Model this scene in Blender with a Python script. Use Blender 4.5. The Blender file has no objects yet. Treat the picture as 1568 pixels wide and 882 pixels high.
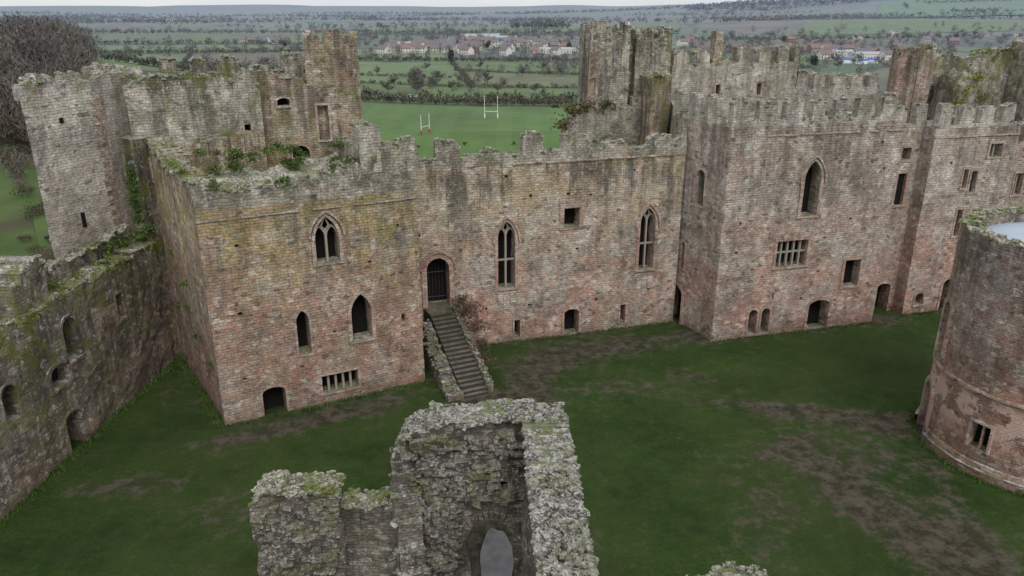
import bpy,bmesh,math,random
import numpy as np
from mathutils import Vector,Matrix,noise
random.seed(7); rng=np.random.default_rng(7)
SC=bpy.context.scene
# ------------------------------------------------------------------ node helpers
class Mat:
    def __init__(s,name,rough=.9):
        s.m=bpy.data.materials.new(name); s.m.use_nodes=True; s.t=s.m.node_tree
        s.b=s.t.nodes['Principled BSDF']; s.b.inputs['Roughness'].default_value=rough
        s.b.inputs['Specular IOR Level'].default_value=.25
        s.geo=s.t.nodes.new('ShaderNodeNewGeometry'); s.pos=s.geo.outputs['Position']
        sp=s.t.nodes.new('ShaderNodeSeparateXYZ'); s.t.links.new(s.pos,sp.inputs[0]); s.xyz=sp.outputs
        sn=s.t.nodes.new('ShaderNodeSeparateXYZ'); s.t.links.new(s.geo.outputs['True Normal'],sn.inputs[0]); s.nz=sn.outputs[2]
    def put(s,inp,v):
        if isinstance(v,bpy.types.NodeSocket): s.t.links.new(v,inp)
        elif isinstance(v,(tuple,list)):
            inp.default_value=(*v,1) if (len(v)==3 and inp.type=='RGBA') else v
        else: inp.default_value=v
    def math(s,op,a,b=0.,clamp=False):
        n=s.t.nodes.new('ShaderNodeMath'); n.operation=op; n.use_clamp=clamp
        s.put(n.inputs[0],a); s.put(n.inputs[1],b); return n.outputs[0]
    def vm(s,op,a,b):
        n=s.t.nodes.new('ShaderNodeVectorMath'); n.operation=op; s.put(n.inputs[0],a); s.put(n.inputs[1],b); return n.outputs[1] if op=='LENGTH' else n.outputs[0]
    def mix(s,f,a,b,mode='MIX'):
        n=s.t.nodes.new('ShaderNodeMix'); n.data_type='RGBA'; n.blend_type=mode; n.clamp_factor=True
        s.put(n.inputs[0],f); s.put(n.inputs[6],a); s.put(n.inputs[7],b); return n.outputs[2]
    def noise(s,vec,scale,det=3,rough=.6,col=False):
        n=s.t.nodes.new('ShaderNodeTexNoise'); s.put(n.inputs['Vector'],vec)
        n.inputs['Scale'].default_value=scale; n.inputs['Detail'].default_value=det; n.inputs['Roughness'].default_value=rough
        return n.outputs[1] if col else n.outputs[0]
    def mr(s,v,a,b,c=0.,d=1.):
        n=s.t.nodes.new('ShaderNodeMapRange'); n.clamp=True
        s.put(n.inputs[0],v); n.inputs[1].default_value=a;n.inputs[2].default_value=b;n.inputs[3].default_value=c;n.inputs[4].default_value=d
        return n.outputs[0]
    def vor(s,vec,scale,feat='F1',rnd=1.):
        n=s.t.nodes.new('ShaderNodeTexVoronoi'); n.feature=feat; s.put(n.inputs['Vector'],vec); n.inputs['Scale'].default_value=scale
        n.inputs['Randomness'].default_value=rnd; return n
    def sep(s,c):
        n=s.t.nodes.new('ShaderNodeSeparateColor'); s.put(n.inputs[0],c); return n.outputs
    def bump(s,h,st=.5,dist=.05):
        n=s.t.nodes.new('ShaderNodeBump'); n.inputs['Strength'].default_value=st; n.inputs['Distance'].default_value=dist
        s.put(n.inputs['Height'],h); s.put(s.b.inputs['Normal'],n.outputs[0])
    def grey(s,v):
        n=s.t.nodes.new('ShaderNodeCombineColor'); 
        for i in range(3): s.put(n.inputs[i],v)
        return n.outputs[0]
    def haze(s,c,k=.84):  # aerial haze painted into the base colour, growing with distance from the origin
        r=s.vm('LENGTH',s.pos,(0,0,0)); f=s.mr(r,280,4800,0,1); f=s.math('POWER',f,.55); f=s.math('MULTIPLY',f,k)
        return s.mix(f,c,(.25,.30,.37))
    def out(s,c): s.put(s.b.inputs['Base Color'],c); return s.m

def stone_mat(name,lo,mid,hi,z1=3,z2=13,lich=.35,moss=.3,stain=.6,bw=.44,bh=.19,contrast=1.,ochre=.0,ztop=15,plaster=0.,pink=.6,pale=.6,odd=1.,gain=1.,mossz=7):
    M=Mat(name,.95)
    off=M.vm('ADD',M.pos,(len(name)*7.3,ztop*3.1,0))
    uv=M.t.nodes.new('ShaderNodeUVMap').outputs[0]
    d=M.noise(uv,1.7,4,col=True); d=M.vm('SUBTRACT',d,(.5,.5,.5)); d=M.vm('MULTIPLY',d,(.6,.26,0)); vec=M.vm('ADD',uv,d)
    br=M.t.nodes.new('ShaderNodeTexBrick'); M.put(br.inputs['Vector'],vec)
    br.inputs['Scale'].default_value=1; br.inputs['Brick Width'].default_value=bw; br.inputs['Row Height'].default_value=bh
    br.inputs['Mortar Size'].default_value=.02; br.inputs['Mortar Smooth'].default_value=.8
    br.inputs['Color1'].default_value=(.0,.0,.0,1); br.inputs['Color2'].default_value=(1,1,1,1); br.inputs['Mortar'].default_value=(.5,.5,.5,1)
    bcol=M.sep(br.outputs[0])[0]; bfac=br.outputs[1]
    v2=M.vm('MULTIPLY',vec,(1/bw*1.25,1/bh*.85,1)); vo=M.vor(v2,1.,rnd=1.); r,g,b_=M.sep(vo.outputs['Color'])[:3]
    n1=M.noise(off,.25,5); n2=M.noise(off,.13,4,.55); n3=M.noise(off,.8,6,.72); n4=M.noise(off,.30,5,.6)
    zz=M.math('ADD',M.xyz[2],M.math('MULTIPLY',M.math('SUBTRACT',n2,.5),18)); zz=M.math('ADD',zz,M.math('MULTIPLY',M.math('SUBTRACT',n3,.5),5))
    f=M.mr(zz,z1,z2)
    a=M.mix(M.mr(n1,.42,.58),lo,mid); c=M.mix(M.mr(n3,.4,.6),mid,hi); base=M.mix(f,a,c)
    pk=M.math('ADD',n4,M.math('MULTIPLY',M.math('SUBTRACT',g,.5),.08)); base=M.mix(M.math('MULTIPLY',M.mr(pk,.46,.58),M.math('MULTIPLY',pink,M.mr(M.xyz[2],12,5,.2,1))),base,(.44,.245,.19))
    n5=M.noise(M.vm('ADD',off,(31,17,5)),.28,5,.65); pl=M.math('ADD',n5,M.math('MULTIPLY',M.math('SUBTRACT',b_,.5),.09)); base=M.mix(M.math('MULTIPLY',M.mr(pl,.50,.61),pale),base,(.53,.48,.42))
    n6=M.noise(M.vm('ADD',off,(3,57,25)),.40,6,.7); base=M.mix(M.mr(n6,.52,.64,0,.6),base,(.21,.195,.17))
    if ochre>0:
        zo=M.math('MULTIPLY',M.mr(M.xyz[2],6,11),M.mr(M.xyz[2],17,13.5))
        base=M.mix(M.math('MULTIPLY',M.math('MULTIPLY',M.mr(M.noise(off,.6,5,.7),.40,.6),zo),ochre),base,(.50,.36,.16))
    base=M.mix(M.mr(g,.80,.84,0,.45*odd),base,(.41,.23,.17))
    base=M.mix(M.mr(b_,.84,.88,0,.5),base,(.58,.54,.47))
    base=M.mix(M.mr(r,.06,.02,0,.6),base,(.10,.095,.09))
    k=M.math('ADD',M.math('MULTIPLY',r,.32*contrast),M.math('MULTIPLY',bcol,.18*contrast)); k=M.math('ADD',k,1.20-.26*contrast)
    k=M.math('MULTIPLY',k,M.mr(n3,.32,.68,.62*gain,1.28*gain))
    k=M.math('MULTIPLY',k,M.mr(M.noise(M.pos,5,4,.75),.32,.68,.72,1.24))
    base=M.mix(1.,base,M.grey(k),'MULTIPLY')
    base=M.mix(M.math('MULTIPLY',bfac,.38*contrast),base,(.15,.13,.115))
    sv=M.vm('MULTIPLY',M.pos,(1.,1.,.11)); ns=M.noise(sv,1.2,6,.7)
    hs=M.mr(M.xyz[2],ztop-11,ztop+.5,.25,1.)
    sf=M.math('MULTIPLY',M.math('MULTIPLY',M.mr(M.math('ADD',ns,M.math('MULTIPLY',M.math('SUBTRACT',n1,.5),.7)),.45,.60),hs),stain)
    base=M.mix(sf,base,(.065,.058,.05))
    # algae tinge
    na=M.noise(M.vm('ADD',off,(77,7,1)),.32,5,.65); base=M.mix(M.math('MULTIPLY',M.mr(na,.52,.66),moss*.6),base,(.17,.18,.09))
    base=M.mix(M.math('MULTIPLY',M.mr(M.math('ADD',M.xyz[2],M.math('MULTIPLY',n3,1.5)),2.2,.6),.55),base,(.13,.092,.07))
    if plaster>0:
        pn=M.noise(M.pos,.7,6,.62); pz=M.math('MULTIPLY',M.mr(M.xyz[2],1.6,3),M.mr(M.xyz[2],5.0,4.3))
        base=M.mix(M.math('MULTIPLY',M.math('MULTIPLY',M.mr(pn,.485,.505),pz),plaster),base,(.66,.47,.39))
    nl=M.noise(M.pos,3.0,5,.8); nl2=M.noise(off,.5,3)
    lf=M.math('MULTIPLY',M.mr(nl,.55,.63),M.math('MULTIPLY',M.mr(nl2,.44,.56),lich))
    base=M.mix(lf,base,(.66,.65,.60))
    nm=M.noise(off,.6,5,.7); up=M.mr(M.nz,.35,.8)
    mf=M.math('MULTIPLY',M.mr(nm,.50,.62),M.math('MULTIPLY',moss,M.mr(M.xyz[2],ztop-mossz,ztop,.12,1)))
    base=M.mix(mf,base,(.15,.17,.035))
    topc=M.mix(M.mr(nl,.42,.58),(.17,.16,.13),(.62,.61,.56)); topc=M.mix(M.mr(nm,.46,.56,0,.8),topc,(.13,.165,.03))
    base=M.mix(M.math('MULTIPLY',up,.85),base,topc)
    h=M.math('ADD',M.math('MULTIPLY',M.math('SUBTRACT',1.,bfac),.5),M.math('ADD',M.math('MULTIPLY',r,.5),M.math('MULTIPLY',M.noise(M.pos,6,4,.75),1.)))
    M.bump(h,.9,.09)
    return M.out(base)

STONE_SOLAR=stone_mat('stone_solar',(.37,.215,.165),(.41,.30,.22),(.38,.335,.245),4,12,ochre=.7,ztop=15.5,moss=.5,stain=.65,pale=.4,gain=.97)
STONE_HALL=stone_mat('stone_hall',(.43,.275,.21),(.46,.38,.305),(.40,.37,.31),2,10,ztop=16,moss=.3,stain=.95,pale=.75,pink=.75,ochre=.35,gain=1.08)
STONE_CHAM=stone_mat('stone_chamber',(.41,.245,.20),(.42,.335,.285),(.42,.39,.345),2,10,ztop=18,moss=.15,stain=.7,pale=.6,pink=.75,gain=1.06)
STONE_GREY=stone_mat('stone_grey',(.33,.29,.235),(.36,.33,.27),(.37,.35,.30),2,20,ztop=20,moss=.7,stain=.8,lich=.85,pink=.25,odd=.5)
STONE_TOWER=stone_mat('stone_pale_tower',(.48,.40,.35),(.51,.465,.41),(.44,.43,.38),6,20,ztop=22,moss=.6,stain=.65,contrast=.85,lich=.7,pink=.3,pale=.75,odd=.6,gain=1.06)
STONE_CURT=stone_mat('stone_curtain',(.25,.17,.13),(.27,.22,.17),(.25,.235,.19),0,6,ztop=9,moss=.95,stain=1.,lich=.85,pink=.3,pale=.25,odd=.3,gain=.85,mossz=10)
STONE_CHAP=stone_mat('stone_chapel',(.31,.175,.135),(.30,.195,.155),(.33,.30,.275),3,11,ztop=14,moss=.2,stain=.75,bw=.4,bh=.15,plaster=.95,pale=.2,pink=.4,gain=.92)
STONE_RUIN=stone_mat('stone_ruin_dark',(.25,.22,.18),(.20,.18,.155),(.075,.07,.065),3,8,ztop=8,moss=.15,stain=1.,lich=.95,bw=.36,bh=.15,contrast=1.3,pink=.08,pale=.35,odd=.2,gain=.75)
STONE_RED=stone_mat('stone_red',(.33,.20,.155),(.36,.24,.19),(.34,.26,.20),3,20,ztop=23,moss=.4,stain=.7,bw=.35,bh=.15,pale=.3)
STONE_PINK=stone_mat('stone_dressed_pink',(.44,.29,.235),(.45,.34,.275),(.42,.34,.28),3,15,ztop=30,moss=0,stain=.1,contrast=.5,pale=.3)
def rub_mat(name,a,b,g=.35,c2=(.60,.59,.54)):
    M=Mat(name,.95); n=M.noise(M.pos,2.2,4,.7); m=M.noise(M.pos,8,4,.75); c=M.mix(M.mr(n,.42,.58),a,b)
    c=M.mix(M.mr(m,.50,.58,0,.8),c,c2); c=M.mix(M.mr(M.noise(M.pos,.8,4),.48,.58,0,g),c,(.13,.16,.03))
    M.bump(m,.8,.05); return M.out(c)
RUB=rub_mat('rubble_lichen',(.08,.075,.068),(.28,.265,.235),.3,(.55,.54,.50)); RUBM=rub_mat('rubble_mossy',(.12,.11,.08),(.30,.28,.22),.9); RUBD=rub_mat('rubble_dark',(.07,.065,.055),(.22,.20,.17),.4,(.42,.41,.37)); RUBW=rub_mat('rubble_grey',(.15,.14,.12),(.36,.34,.30),.6)
def simple(name,c,rough=.8,var=.15,sc=3.,haze=False):
    M=Mat(name,rough); n=M.noise(M.pos,sc,3); col=M.mix(n,tuple(x*(1-var) for x in c),tuple(min(1,x*(1+var)) for x in c))
    if haze: col=M.haze(col)
    return M.out(col)
PAINTED_DARK=simple('painted_interior_shade',(.012,.011,.010),1.,.3)  # near-black base colour painted in for the shade inside openings
IRON=simple('dark_iron',(.03,.03,.03),.5)
MULL=simple('mullion_stone',(.34,.30,.25),.9,.3,4)
# ------------------------------------------------------------------ object helpers
def link(o): SC.collection.objects.link(o); return o
def empty(name,loc):
    e=bpy.data.objects.new(name,None); e.location=loc; e.empty_display_size=1; link(e); return e
def mkobj(name,bm,mats,parent=None,smooth=False):
    me=bpy.data.meshes.new(name); bm.to_mesh(me); bm.free()
    for m in mats: me.materials.append(m)
    if smooth: me.polygons.foreach_set('use_smooth',[True]*len(me.polygons))
    o=link(bpy.data.objects.new(name,me))
    if parent: 
        o.parent=parent; o.matrix_parent_inverse=Matrix.Translation(parent.location).inverted()
    return o
def uv_world(bm):
    uvl=bm.loops.layers.uv.verify()
    for f in bm.faces:
        n=f.normal
        if abs(n.z)>.7:
            for l in f.loops: l[uvl].uv=(l.vert.co.x,l.vert.co.y)
        else:
            t=Vector((-n.y,n.x)).normalized()
            ang=round(math.atan2(t.y,t.x)/math.radians(4))*math.radians(4); t=Vector((math.cos(ang),math.sin(ang)))
            for l in f.loops: l[uvl].uv=(l.vert.co.x*t.x+l.vert.co.y*t.y+ang*7,l.vert.co.z)
def displace(bm,amp):
    for v in bm.verts:
        p=v.co
        a=noise.noise_vector(p*.45)*amp+noise.noise_vector(p*1.7+Vector((5,3,1)))*amp*.6
        v.co=p+Vector((a.x,a.y,a.z*.5))
def arch_pts(c,w,z0,z1,k,n=7):
    rise={'p':.95*w,'r':.5*w,'s':.25*w,'x':0}[k]; rise=min(rise,(z1-z0)*.8); zs=z1-rise; P=[(c-w/2,z0),(c-w/2,zs)]
    if k=='p':
        for i in range(1,n+1):
            ph=math.radians(180-60*i/n); P.append((c+w/2+w*math.cos(ph),zs+rise/.866*math.sin(ph)))
        P+=[(2*c-x,z) for x,z in reversed(P[2:-1])]
    elif k in 'rs':
        for i in range(1,2*n): 
            ph=math.pi*(1-i/(2*n)); P.append((c+w/2*math.cos(ph),zs+rise*math.sin(ph)))
    P+=[(c+w/2,zs),(c+w/2,z0)]
    if k=='x': P=[(c-w/2,z0),(c-w/2,z1),(c+w/2,z1),(c+w/2,z0)]
    return P
def prism(bm,P,w0,w1):
    A=[bm.verts.new((u,w0,z)) for u,z in P]; B=[bm.verts.new((u,w1,z)) for u,z in P]; n=len(P)
    bm.faces.new(A); bm.faces.new(B[::-1])
    for i in range(n):
        j=(i+1)%n; bm.faces.new((A[j],A[i],B[i],B[j]))
def box(bm,u0,u1,w0,w1,z0,z1): prism(bm,[(u0,z0),(u0,z1),(u1,z1),(u1,z0)],w0,w1)
def strip(bm,pts,t,w0,w1):
    for (a,b) in zip(pts[:-1],pts[1:]):
        d=Vector((b[0]-a[0],b[1]-a[1])); L=d.length
        if L<1e-4: continue
        d/=L; n=Vector((-d.y,d.x))*t/2; a2=(a[0]-d.x*.01,a[1]-d.y*.01); b2=(b[0]+d.x*.01,b[1]+d.y*.01)
        prism(bm,[(a2[0]-n.x,a2[1]-n.y),(a2[0]+n.x,a2[1]+n.y),(b2[0]+n.x,b2[1]+n.y),(b2[0]-n.x,b2[1]-n.y)],w0,w1)
def frame_of(p0,p1):
    d=Vector((p1[0]-p0[0],p1[1]-p0[1])); L=d.length; d/=L
    M=Matrix(((d.x,-d.y,0,p0[0]),(d.y,d.x,0,p0[1]),(0,0,1,0),(0,0,0,1))); return M,L
def boolean(bmA,bmB):
    out=[]
    for b in (bmA,bmB):
        bmesh.ops.recalc_face_normals(b,faces=b.faces[:]); me=bpy.data.meshes.new('t'); b.to_mesh(me); b.free(); out.append(link(bpy.data.objects.new('t',me)))
    A,B=out; m=A.modifiers.new('b','BOOLEAN'); m.object=B; m.operation='DIFFERENCE'; m.solver='EXACT'
    bpy.context.view_layer.update(); dg=bpy.context.evaluated_depsgraph_get()
    me=bpy.data.meshes.new_from_object(A.evaluated_get(dg)); r=bmesh.new(); r.from_mesh(me)
    for o in out: bpy.data.objects.remove(o,do_unlink=True)
    bpy.data.meshes.remove(me); return r
def gridcut(bm,L,z0,z1,step):
    bmesh.ops.triangulate(bm,faces=bm.faces[:])
    z=math.ceil(z0/step)*step+.013
    while z<z1:
        bmesh.ops.bisect_plane(bm,geom=bm.verts[:]+bm.edges[:]+bm.faces[:],plane_co=(0,0,z),plane_no=(0,0,1)); z+=step
    u=step+.017
    while u<L:
        bmesh.ops.bisect_plane(bm,geom=bm.verts[:]+bm.edges[:]+bm.faces[:],plane_co=(u,0,0),plane_no=(1,0,0)); u+=step
def O(c,w,z0,z1,k='p',**kw): d=dict(c=c,w=w,z0=z0,z1=z1,k=k); d.update(kw); return d
def wall(name,parent,p0,p1,th,prof,mat,z0=-.6,ops=(),depth=1.1,amp=.05,step=.5,fmat=None,rub=0,rmat=None,rs=.2,put=0):
    M,L=frame_of(p0,p1)
    if not isinstance(prof,list): prof=[(0,prof),(L,prof)]
    ops=list(ops)
    if put:
        zt=min(z for u,z in prof); k=0; tr=0
        while k<put and tr<put*20:
            tr+=1; c=random.uniform(.8,L-.8); z=random.choice([2.9,5.1,7.3,9.4,11.6,13.2,15.1])+random.uniform(-.15,.15)
            if z>zt-.8: continue
            if any(abs(c-o['c'])<o['w']/2+.75 and o['z0']-.7<z<o['z1']+.7 for o in ops): continue
            ops.append(O(c,random.uniform(.16,.28),z,z+random.uniform(.16,.24),'x',fr=0,d=.45)); k+=1
    bm=bmesh.new(); prism(bm,[(0,z0)]+prof+[(L,z0)],0,th)
    if ops:
        cb=bmesh.new()
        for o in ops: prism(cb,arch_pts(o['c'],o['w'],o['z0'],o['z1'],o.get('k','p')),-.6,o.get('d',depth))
        bm=boolean(bm,cb)
    else: bmesh.ops.recalc_face_normals(bm,faces=bm.faces[:])
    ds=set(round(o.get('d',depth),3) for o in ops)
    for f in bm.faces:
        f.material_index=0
        if f.normal.y<-.9 and any(abs(f.calc_center_median().y-d)<.02 for d in ds): f.material_index=1  # back of each recess gets the painted interior shade
    zt=max(z for u,z in prof); gridcut(bm,L,z0,zt,step)
    bmesh.ops.transform(bm,matrix=M,verts=bm.verts[:]); bm.normal_update(); uv_world(bm); displace(bm,amp)
    ob=mkobj(name,bm,[mat,PAINTED_DARK],parent)
    fb=bmesh.new(); mb=bmesh.new(); nf=nm=0
    for o in ops:
        c,w,a,b,k=o['c'],o['w'],o['z0'],o['z1'],o.get('k','p'); s=o.get('fr',.16)
        if s>0:
            I=arch_pts(c,w-.04,a,b-.02,k); OO=arch_pts(c,w+2*s,a,b+s,k)
            pr=o.get('pr',.07)
            for q in range(len(I)-1):
                va=[fb.verts.new((x,wd,z)) for (x,z) in (I[q],I[q+1],OO[q+1],OO[q]) for wd in (-pr,.35)]
                f=lambda *ix: fb.faces.new([va[i] for i in ix])
                f(0,2,4,6); f(0,1,3,2); f(4,5,7,6); 
                if q==0: f(0,6,7,1)
                if q==len(I)-2: f(2,3,5,4)
            if o.get('hood'):
                h=arch_pts(c,w+2*s+.2,a+(b-a)*.45,b+s+.12,k); strip(fb,h[1:-1] if k!='x' else h,.13,-pr-.13,.05)
            nf+=1
            if o.get('sill',1): box(fb,c-w/2-s*1.2,c+w/2+s*1.2,-.1,.3,a-.16,a+.01)
        nmu=o.get('m',0)
        for i in range(nmu):
            x=c-w/2+w*(i+1)/(nmu+1); top=b-(.0 if k in 'xs' else (.55*w if o.get('y') else .02)); box(mb,x-.07,x+.07,.2,.4,a+.01,top); nm+=1
        for t in o.get('t',()): box(mb,c-w/2,c+w/2,.22,.38,t-.06,t+.06)
        if o.get('y'):
            zs=b-.95*w; zt2=b-.5*w
            lo=arch_pts(c-w/4,w/2,zs-.3,zt2+.1,'p'); ro=arch_pts(c+w/4,w/2,zs-.3,zt2+.1,'p')
            strip(mb,lo[1:-1],.13,.21,.39); strip(mb,ro[1:-1],.13,.21,.39)
            strip(mb,[(c,zt2-.25),(c-w*.16,zt2+.12),(c-.02,b-.1)],.11,.21,.39); strip(mb,[(c,zt2-.25),(c+w*.16,zt2+.12),(c+.02,b-.1)],.11,.21,.39); nm+=1
    for b_,cnt,nm_,mt in ((fb,nf,'dressed_surrounds',fmat or STONE_PINK),(mb,nm,'mullions',MULL)):
        if cnt:
            bmesh.ops.transform(b_,matrix=M,verts=b_.verts[:]); bmesh.ops.recalc_face_normals(b_,faces=b_.faces[:]); uv_world(b_); mkobj(nm_,b_,[mt],parent)
        else: b_.free()
    if rub: rubble(parent,M,prof,th,rub,rmat or RUBW,rs)
    return ob
def rock(bm,co,s,rot=None):
    R=Matrix.Rotation(random.uniform(0,6.3),3,'Z')@Matrix.Rotation(random.gauss(0,.3),3,'X')
    sc=Vector((s*random.uniform(.7,1.6),s*random.uniform(.6,1.2),s*random.uniform(.35,.7)))*.5
    vs=[]
    for x in(-1,1):
        for y in(-1,1):
            for z in(-1,1):
                vs.append(bm.verts.new(Vector(co)+R@Vector((x*sc.x*random.uniform(.5,1.1),y*sc.y*random.uniform(.5,1.1),z*sc.z*random.uniform(.6,1.1)))))
    for q in((0,1,3,2),(4,6,7,5),(0,4,5,1),(2,3,7,6),(0,2,6,4),(1,5,7,3)): bm.faces.new([vs[i] for i in q])
def topz(prof,u):
    for a,b in zip(prof[:-1],prof[1:]):
        if a[0]<=u<=b[0] and b[0]>a[0]: return a[1]+(b[1]-a[1])*(u-a[0])/(b[0]-a[0])
    return prof[-1][1]
def rubble(parent,M,prof,th,dens,mat,s=.22):
    bm=bmesh.new(); L=prof[-1][0]; n=int(L*abs(th)*dens); lo,hi=min(0,th),max(0,th)
    for i in range(n):
        u=random.uniform(0,L); w=random.uniform(lo,hi) if random.random()<.65 else random.choice([lo,hi])+random.uniform(-.06,.06)
        co=M@Vector((u,w,topz(prof,u)+random.uniform(-.08,.07))); rock(bm,co,s*random.uniform(.5,1.6))
    mkobj('loose_capping_stones',bm,[mat],parent)
def crenel(L,base,top,mw,gw,jit=.15,start=0,ruin=.1):
    P=[(0,base)]; u=start
    while u<L-.3:
        e=min(u+mw*random.uniform(.8,1.2),L); t=top+random.uniform(-jit,jit)
        if random.random()<ruin: t=base+(top-base)*random.uniform(.3,.7)
        s=max(u,0.001)
        if s>P[-1][0]+.001: P.append((s,base+random.uniform(-.08,.1)))
        P.append((s+random.uniform(.01,.08),t-random.uniform(0,.3))); 
        k=max(2,int((e-s)/.35))
        for q in range(1,k): P.append((s+.08+(e-s-.16)*q/k,t+random.uniform(-.12,.12)))
        P.append((e-random.uniform(.03,.09),t-random.uniform(0,.35)))
        if e<L-.05: P.append((e,base+random.uniform(-.1,.1)))
        u=e+gw*random.uniform(.8,1.2)
    if P[-1][0]<L: P.append((L,P[-1][1]))
    return P
def ruin(L,f,step=.55,j=.25):
    P=[]; u=0; last=None
    while u<L:
        z=f(u/L)+random.uniform(-j,j)
        if last is not None and random.random()<.5: P.append((u-.02,last))
        P.append((u,z)); last=z; u+=step*random.uniform(.6,1.4)
    P.append((L,f(1))); return P
def lerpf(*pts):
    return lambda t: float(np.interp(t,[p[0] for p in pts],[p[1] for p in pts]))
def string_course(parent,p0,p1,z,h=.14,pr=.09,mat=None):
    M,L=frame_of(p0,p1); bm=bmesh.new(); n=int(L/.8)
    for i in range(n):
        a=L*i/n; b=L*(i+1)/n-.01; dz=random.uniform(-.015,.015)
        if random.random()<.1: continue
        prism(bm,[(a,z+dz-h/2),(a,z+dz+h/2),(b,z+dz+h/2),(b,z+dz-h/2)],-pr-random.uniform(0,.02),.1)
    bmesh.ops.transform(bm,matrix=M,verts=bm.verts[:]); bmesh.ops.recalc_face_normals(bm,faces=bm.faces[:]); uv_world(bm); displace(bm,.05); mkobj('string_course',bm,[mat or STONE_PINK],parent)
def solid(name,parent,pts,z0,z1,mat,amp=.06,step=.8,topj=0):
    bm=bmesh.new(); A=[bm.verts.new((x,y,z0)) for x,y in pts]; B=[bm.verts.new((x,y,z1)) for x,y in pts]; n=len(pts)
    bm.faces.new(A); bm.faces.new(B)
    for i in range(n): bm.faces.new((A[i],A[(i+1)%n],B[(i+1)%n],B[i]))
    bmesh.ops.recalc_face_normals(bm,faces=bm.faces[:]); bmesh.ops.triangulate(bm,faces=bm.faces[:])
    xs=[p[0] for p in pts]; ys=[p[1] for p in pts]
    for ax,lo,hi in ((0,min(xs),max(xs)),(1,min(ys),max(ys)),(2,z0,z1)):
        v=lo+step
        while v<hi:
            co=[0,0,0]; co[ax]=v; no=[0,0,0]; no[ax]=1
            bmesh.ops.bisect_plane(bm,geom=bm.verts[:]+bm.edges[:]+bm.faces[:],plane_co=co,plane_no=no); v+=step
    bm.normal_update(); uv_world(bm)
    if topj:
        for v in bm.verts:
            if v.co.z>z1-.01: v.co.z+=noise.noise(v.co*.9)*topj*2
    displace(bm,amp); return mkobj(name,bm,[mat],parent)
def tower(name,parent,pts,z0,zw,zt,mat,th=.5,mw=1.2,gw=.7,rub=6,jit=.2,ru=.15):
    solid(name,parent,pts,z0,zw,mat)
    n=len(pts)
    for i in range(n):
        a,b=pts[i],pts[(i+1)%n]; M,L=frame_of(a,b)
        d=Vector((b[0]-a[0],b[1]-a[1])).normalized(); a2=(a[0]+d.x*.02,a[1]+d.y*.02); b2=(b[0]-d.x*(th+.02),b[1]-d.y*(th+.02))
        wall('parapet',parent,a2,b2,th,crenel(L-th-.04,zw+ (zt-zw)*.35,zt,mw,gw,jit,0,ru),mat,z0=zw-.02,amp=.06,step=.5,rub=rub)
def at(p0,p1,u,w=0): 
    M,L=frame_of(p0,p1); v=M@Vector((u,w,0)); return (v.x,v.y)
# ================================================================== CASTLE
e=empty('castle_solar_block',(-14,52,0))
F0,F1=(-18.2,42.8),(-6.2,49.1)
ops=[O(3.2,1.5,-.7,2.1,'s',fr=.1,sill=0,pr=.03),O(7.55,2.5,.85,2.15,'x',m=4,fr=.14),
     O(5.45,.85,4.0,7.0,'p',fr=.14,d=1.2),O(9.3,1.4,4.2,7.45,'p',fr=.22,d=1.2),O(7.45,1.55,9.9,12.9,'p',fr=.22,y=1,m=1,pr=.1,hood=1),
     O(12.2,.25,4.9,5.5,'x',fr=0)]
wall('front_wall',e,F0,F1,1.8,14.0,STONE_SOLAR,ops=ops,z0=-1,put=7)
string_course(e,F0,F1,13.45,.13,.1)
ML=13.55
pr=ruin(ML,lerpf((0,15.9),(.12,15.2),(.35,15.0),(.6,15.8),(.72,15.9),(.9,16.9),(1,17.2)),.45,.3)
wall('parapet_remains',e,F0,F1,.9,pr,STONE_GREY,z0=13.98,amp=.16,step=.35,rub=14,rmat=RUBM)
a,b=at(F0,F1,9.9,.0),at(F0,F1,11.3,.0)
wall('pinnacle_stump',e,a,b,1.2,[(0,18.2),(.7,18.5),(1.4,18.1)],STONE_TOWER,z0=15.3,rub=8)
wall('side_wall',e,(-25.7,54.1),(-19.02,44.42),1.6,ruin(11.75,lerpf((0,16.4),(.5,15.2),(1,15.4)),.5,.3),STONE_SOLAR,z0=-1,amp=.09,
     ops=[O(3.5,.3,8,9,'x',fr=0),O(8,.3,5,5.8,'x',fr=0)],rub=12,rmat=RUBM,put=4)
wall('east_wall',e,(-7.1,50.75),(-12.6,61.2),1.5,ruin(11.8,lerpf((0,16.6),(1,15)),.5,.35),STONE_GREY,z0=-1,rub=10,rmat=RUBM)
wall('rear_wall',e,(-26.3,53.5),(-18.5,57.9),1.4,ruin(8.95,lerpf((0,19.7),(.1,20.4),(.3,20.5),(.7,20.3),(.95,20.6),(1,19.5)),.6,.28),STONE_GREY,z0=-1,
     ops=[O(5.6,1.2,14.0,15.3,'r',fr=.1),O(7.8,.5,16,17.0,'x',fr=.1)],rub=10,put=5)
wall('rear_inner_wall',e,(-18.9,59.3),(-12.5,62.6),1.3,ruin(7.2,lerpf((0,20.8),(.35,19.8),(.6,19.3),(1,18.5)),.5,.35),STONE_SOLAR,z0=-1,
     ops=[O(4.55,.9,15.2,17.9,'x',fr=.15,d=1.0),O(2.6,1.4,13.9,14.9,'r',fr=.1),O(1.6,1.0,18,18.6,'s',fr=.1)],rub=10,put=3)
solid('upper_floor',e,[(-17.7,45.2),(-8,50.3),(-12.9,60.4),(-18.2,57.4),(-24,53.8)],12.5,13.9,STONE_GREY,amp=.25,topj=.5)
M_,L_=frame_of((-25.8,53.6),(-18.5,57.7)); bm=bmesh.new()
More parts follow.
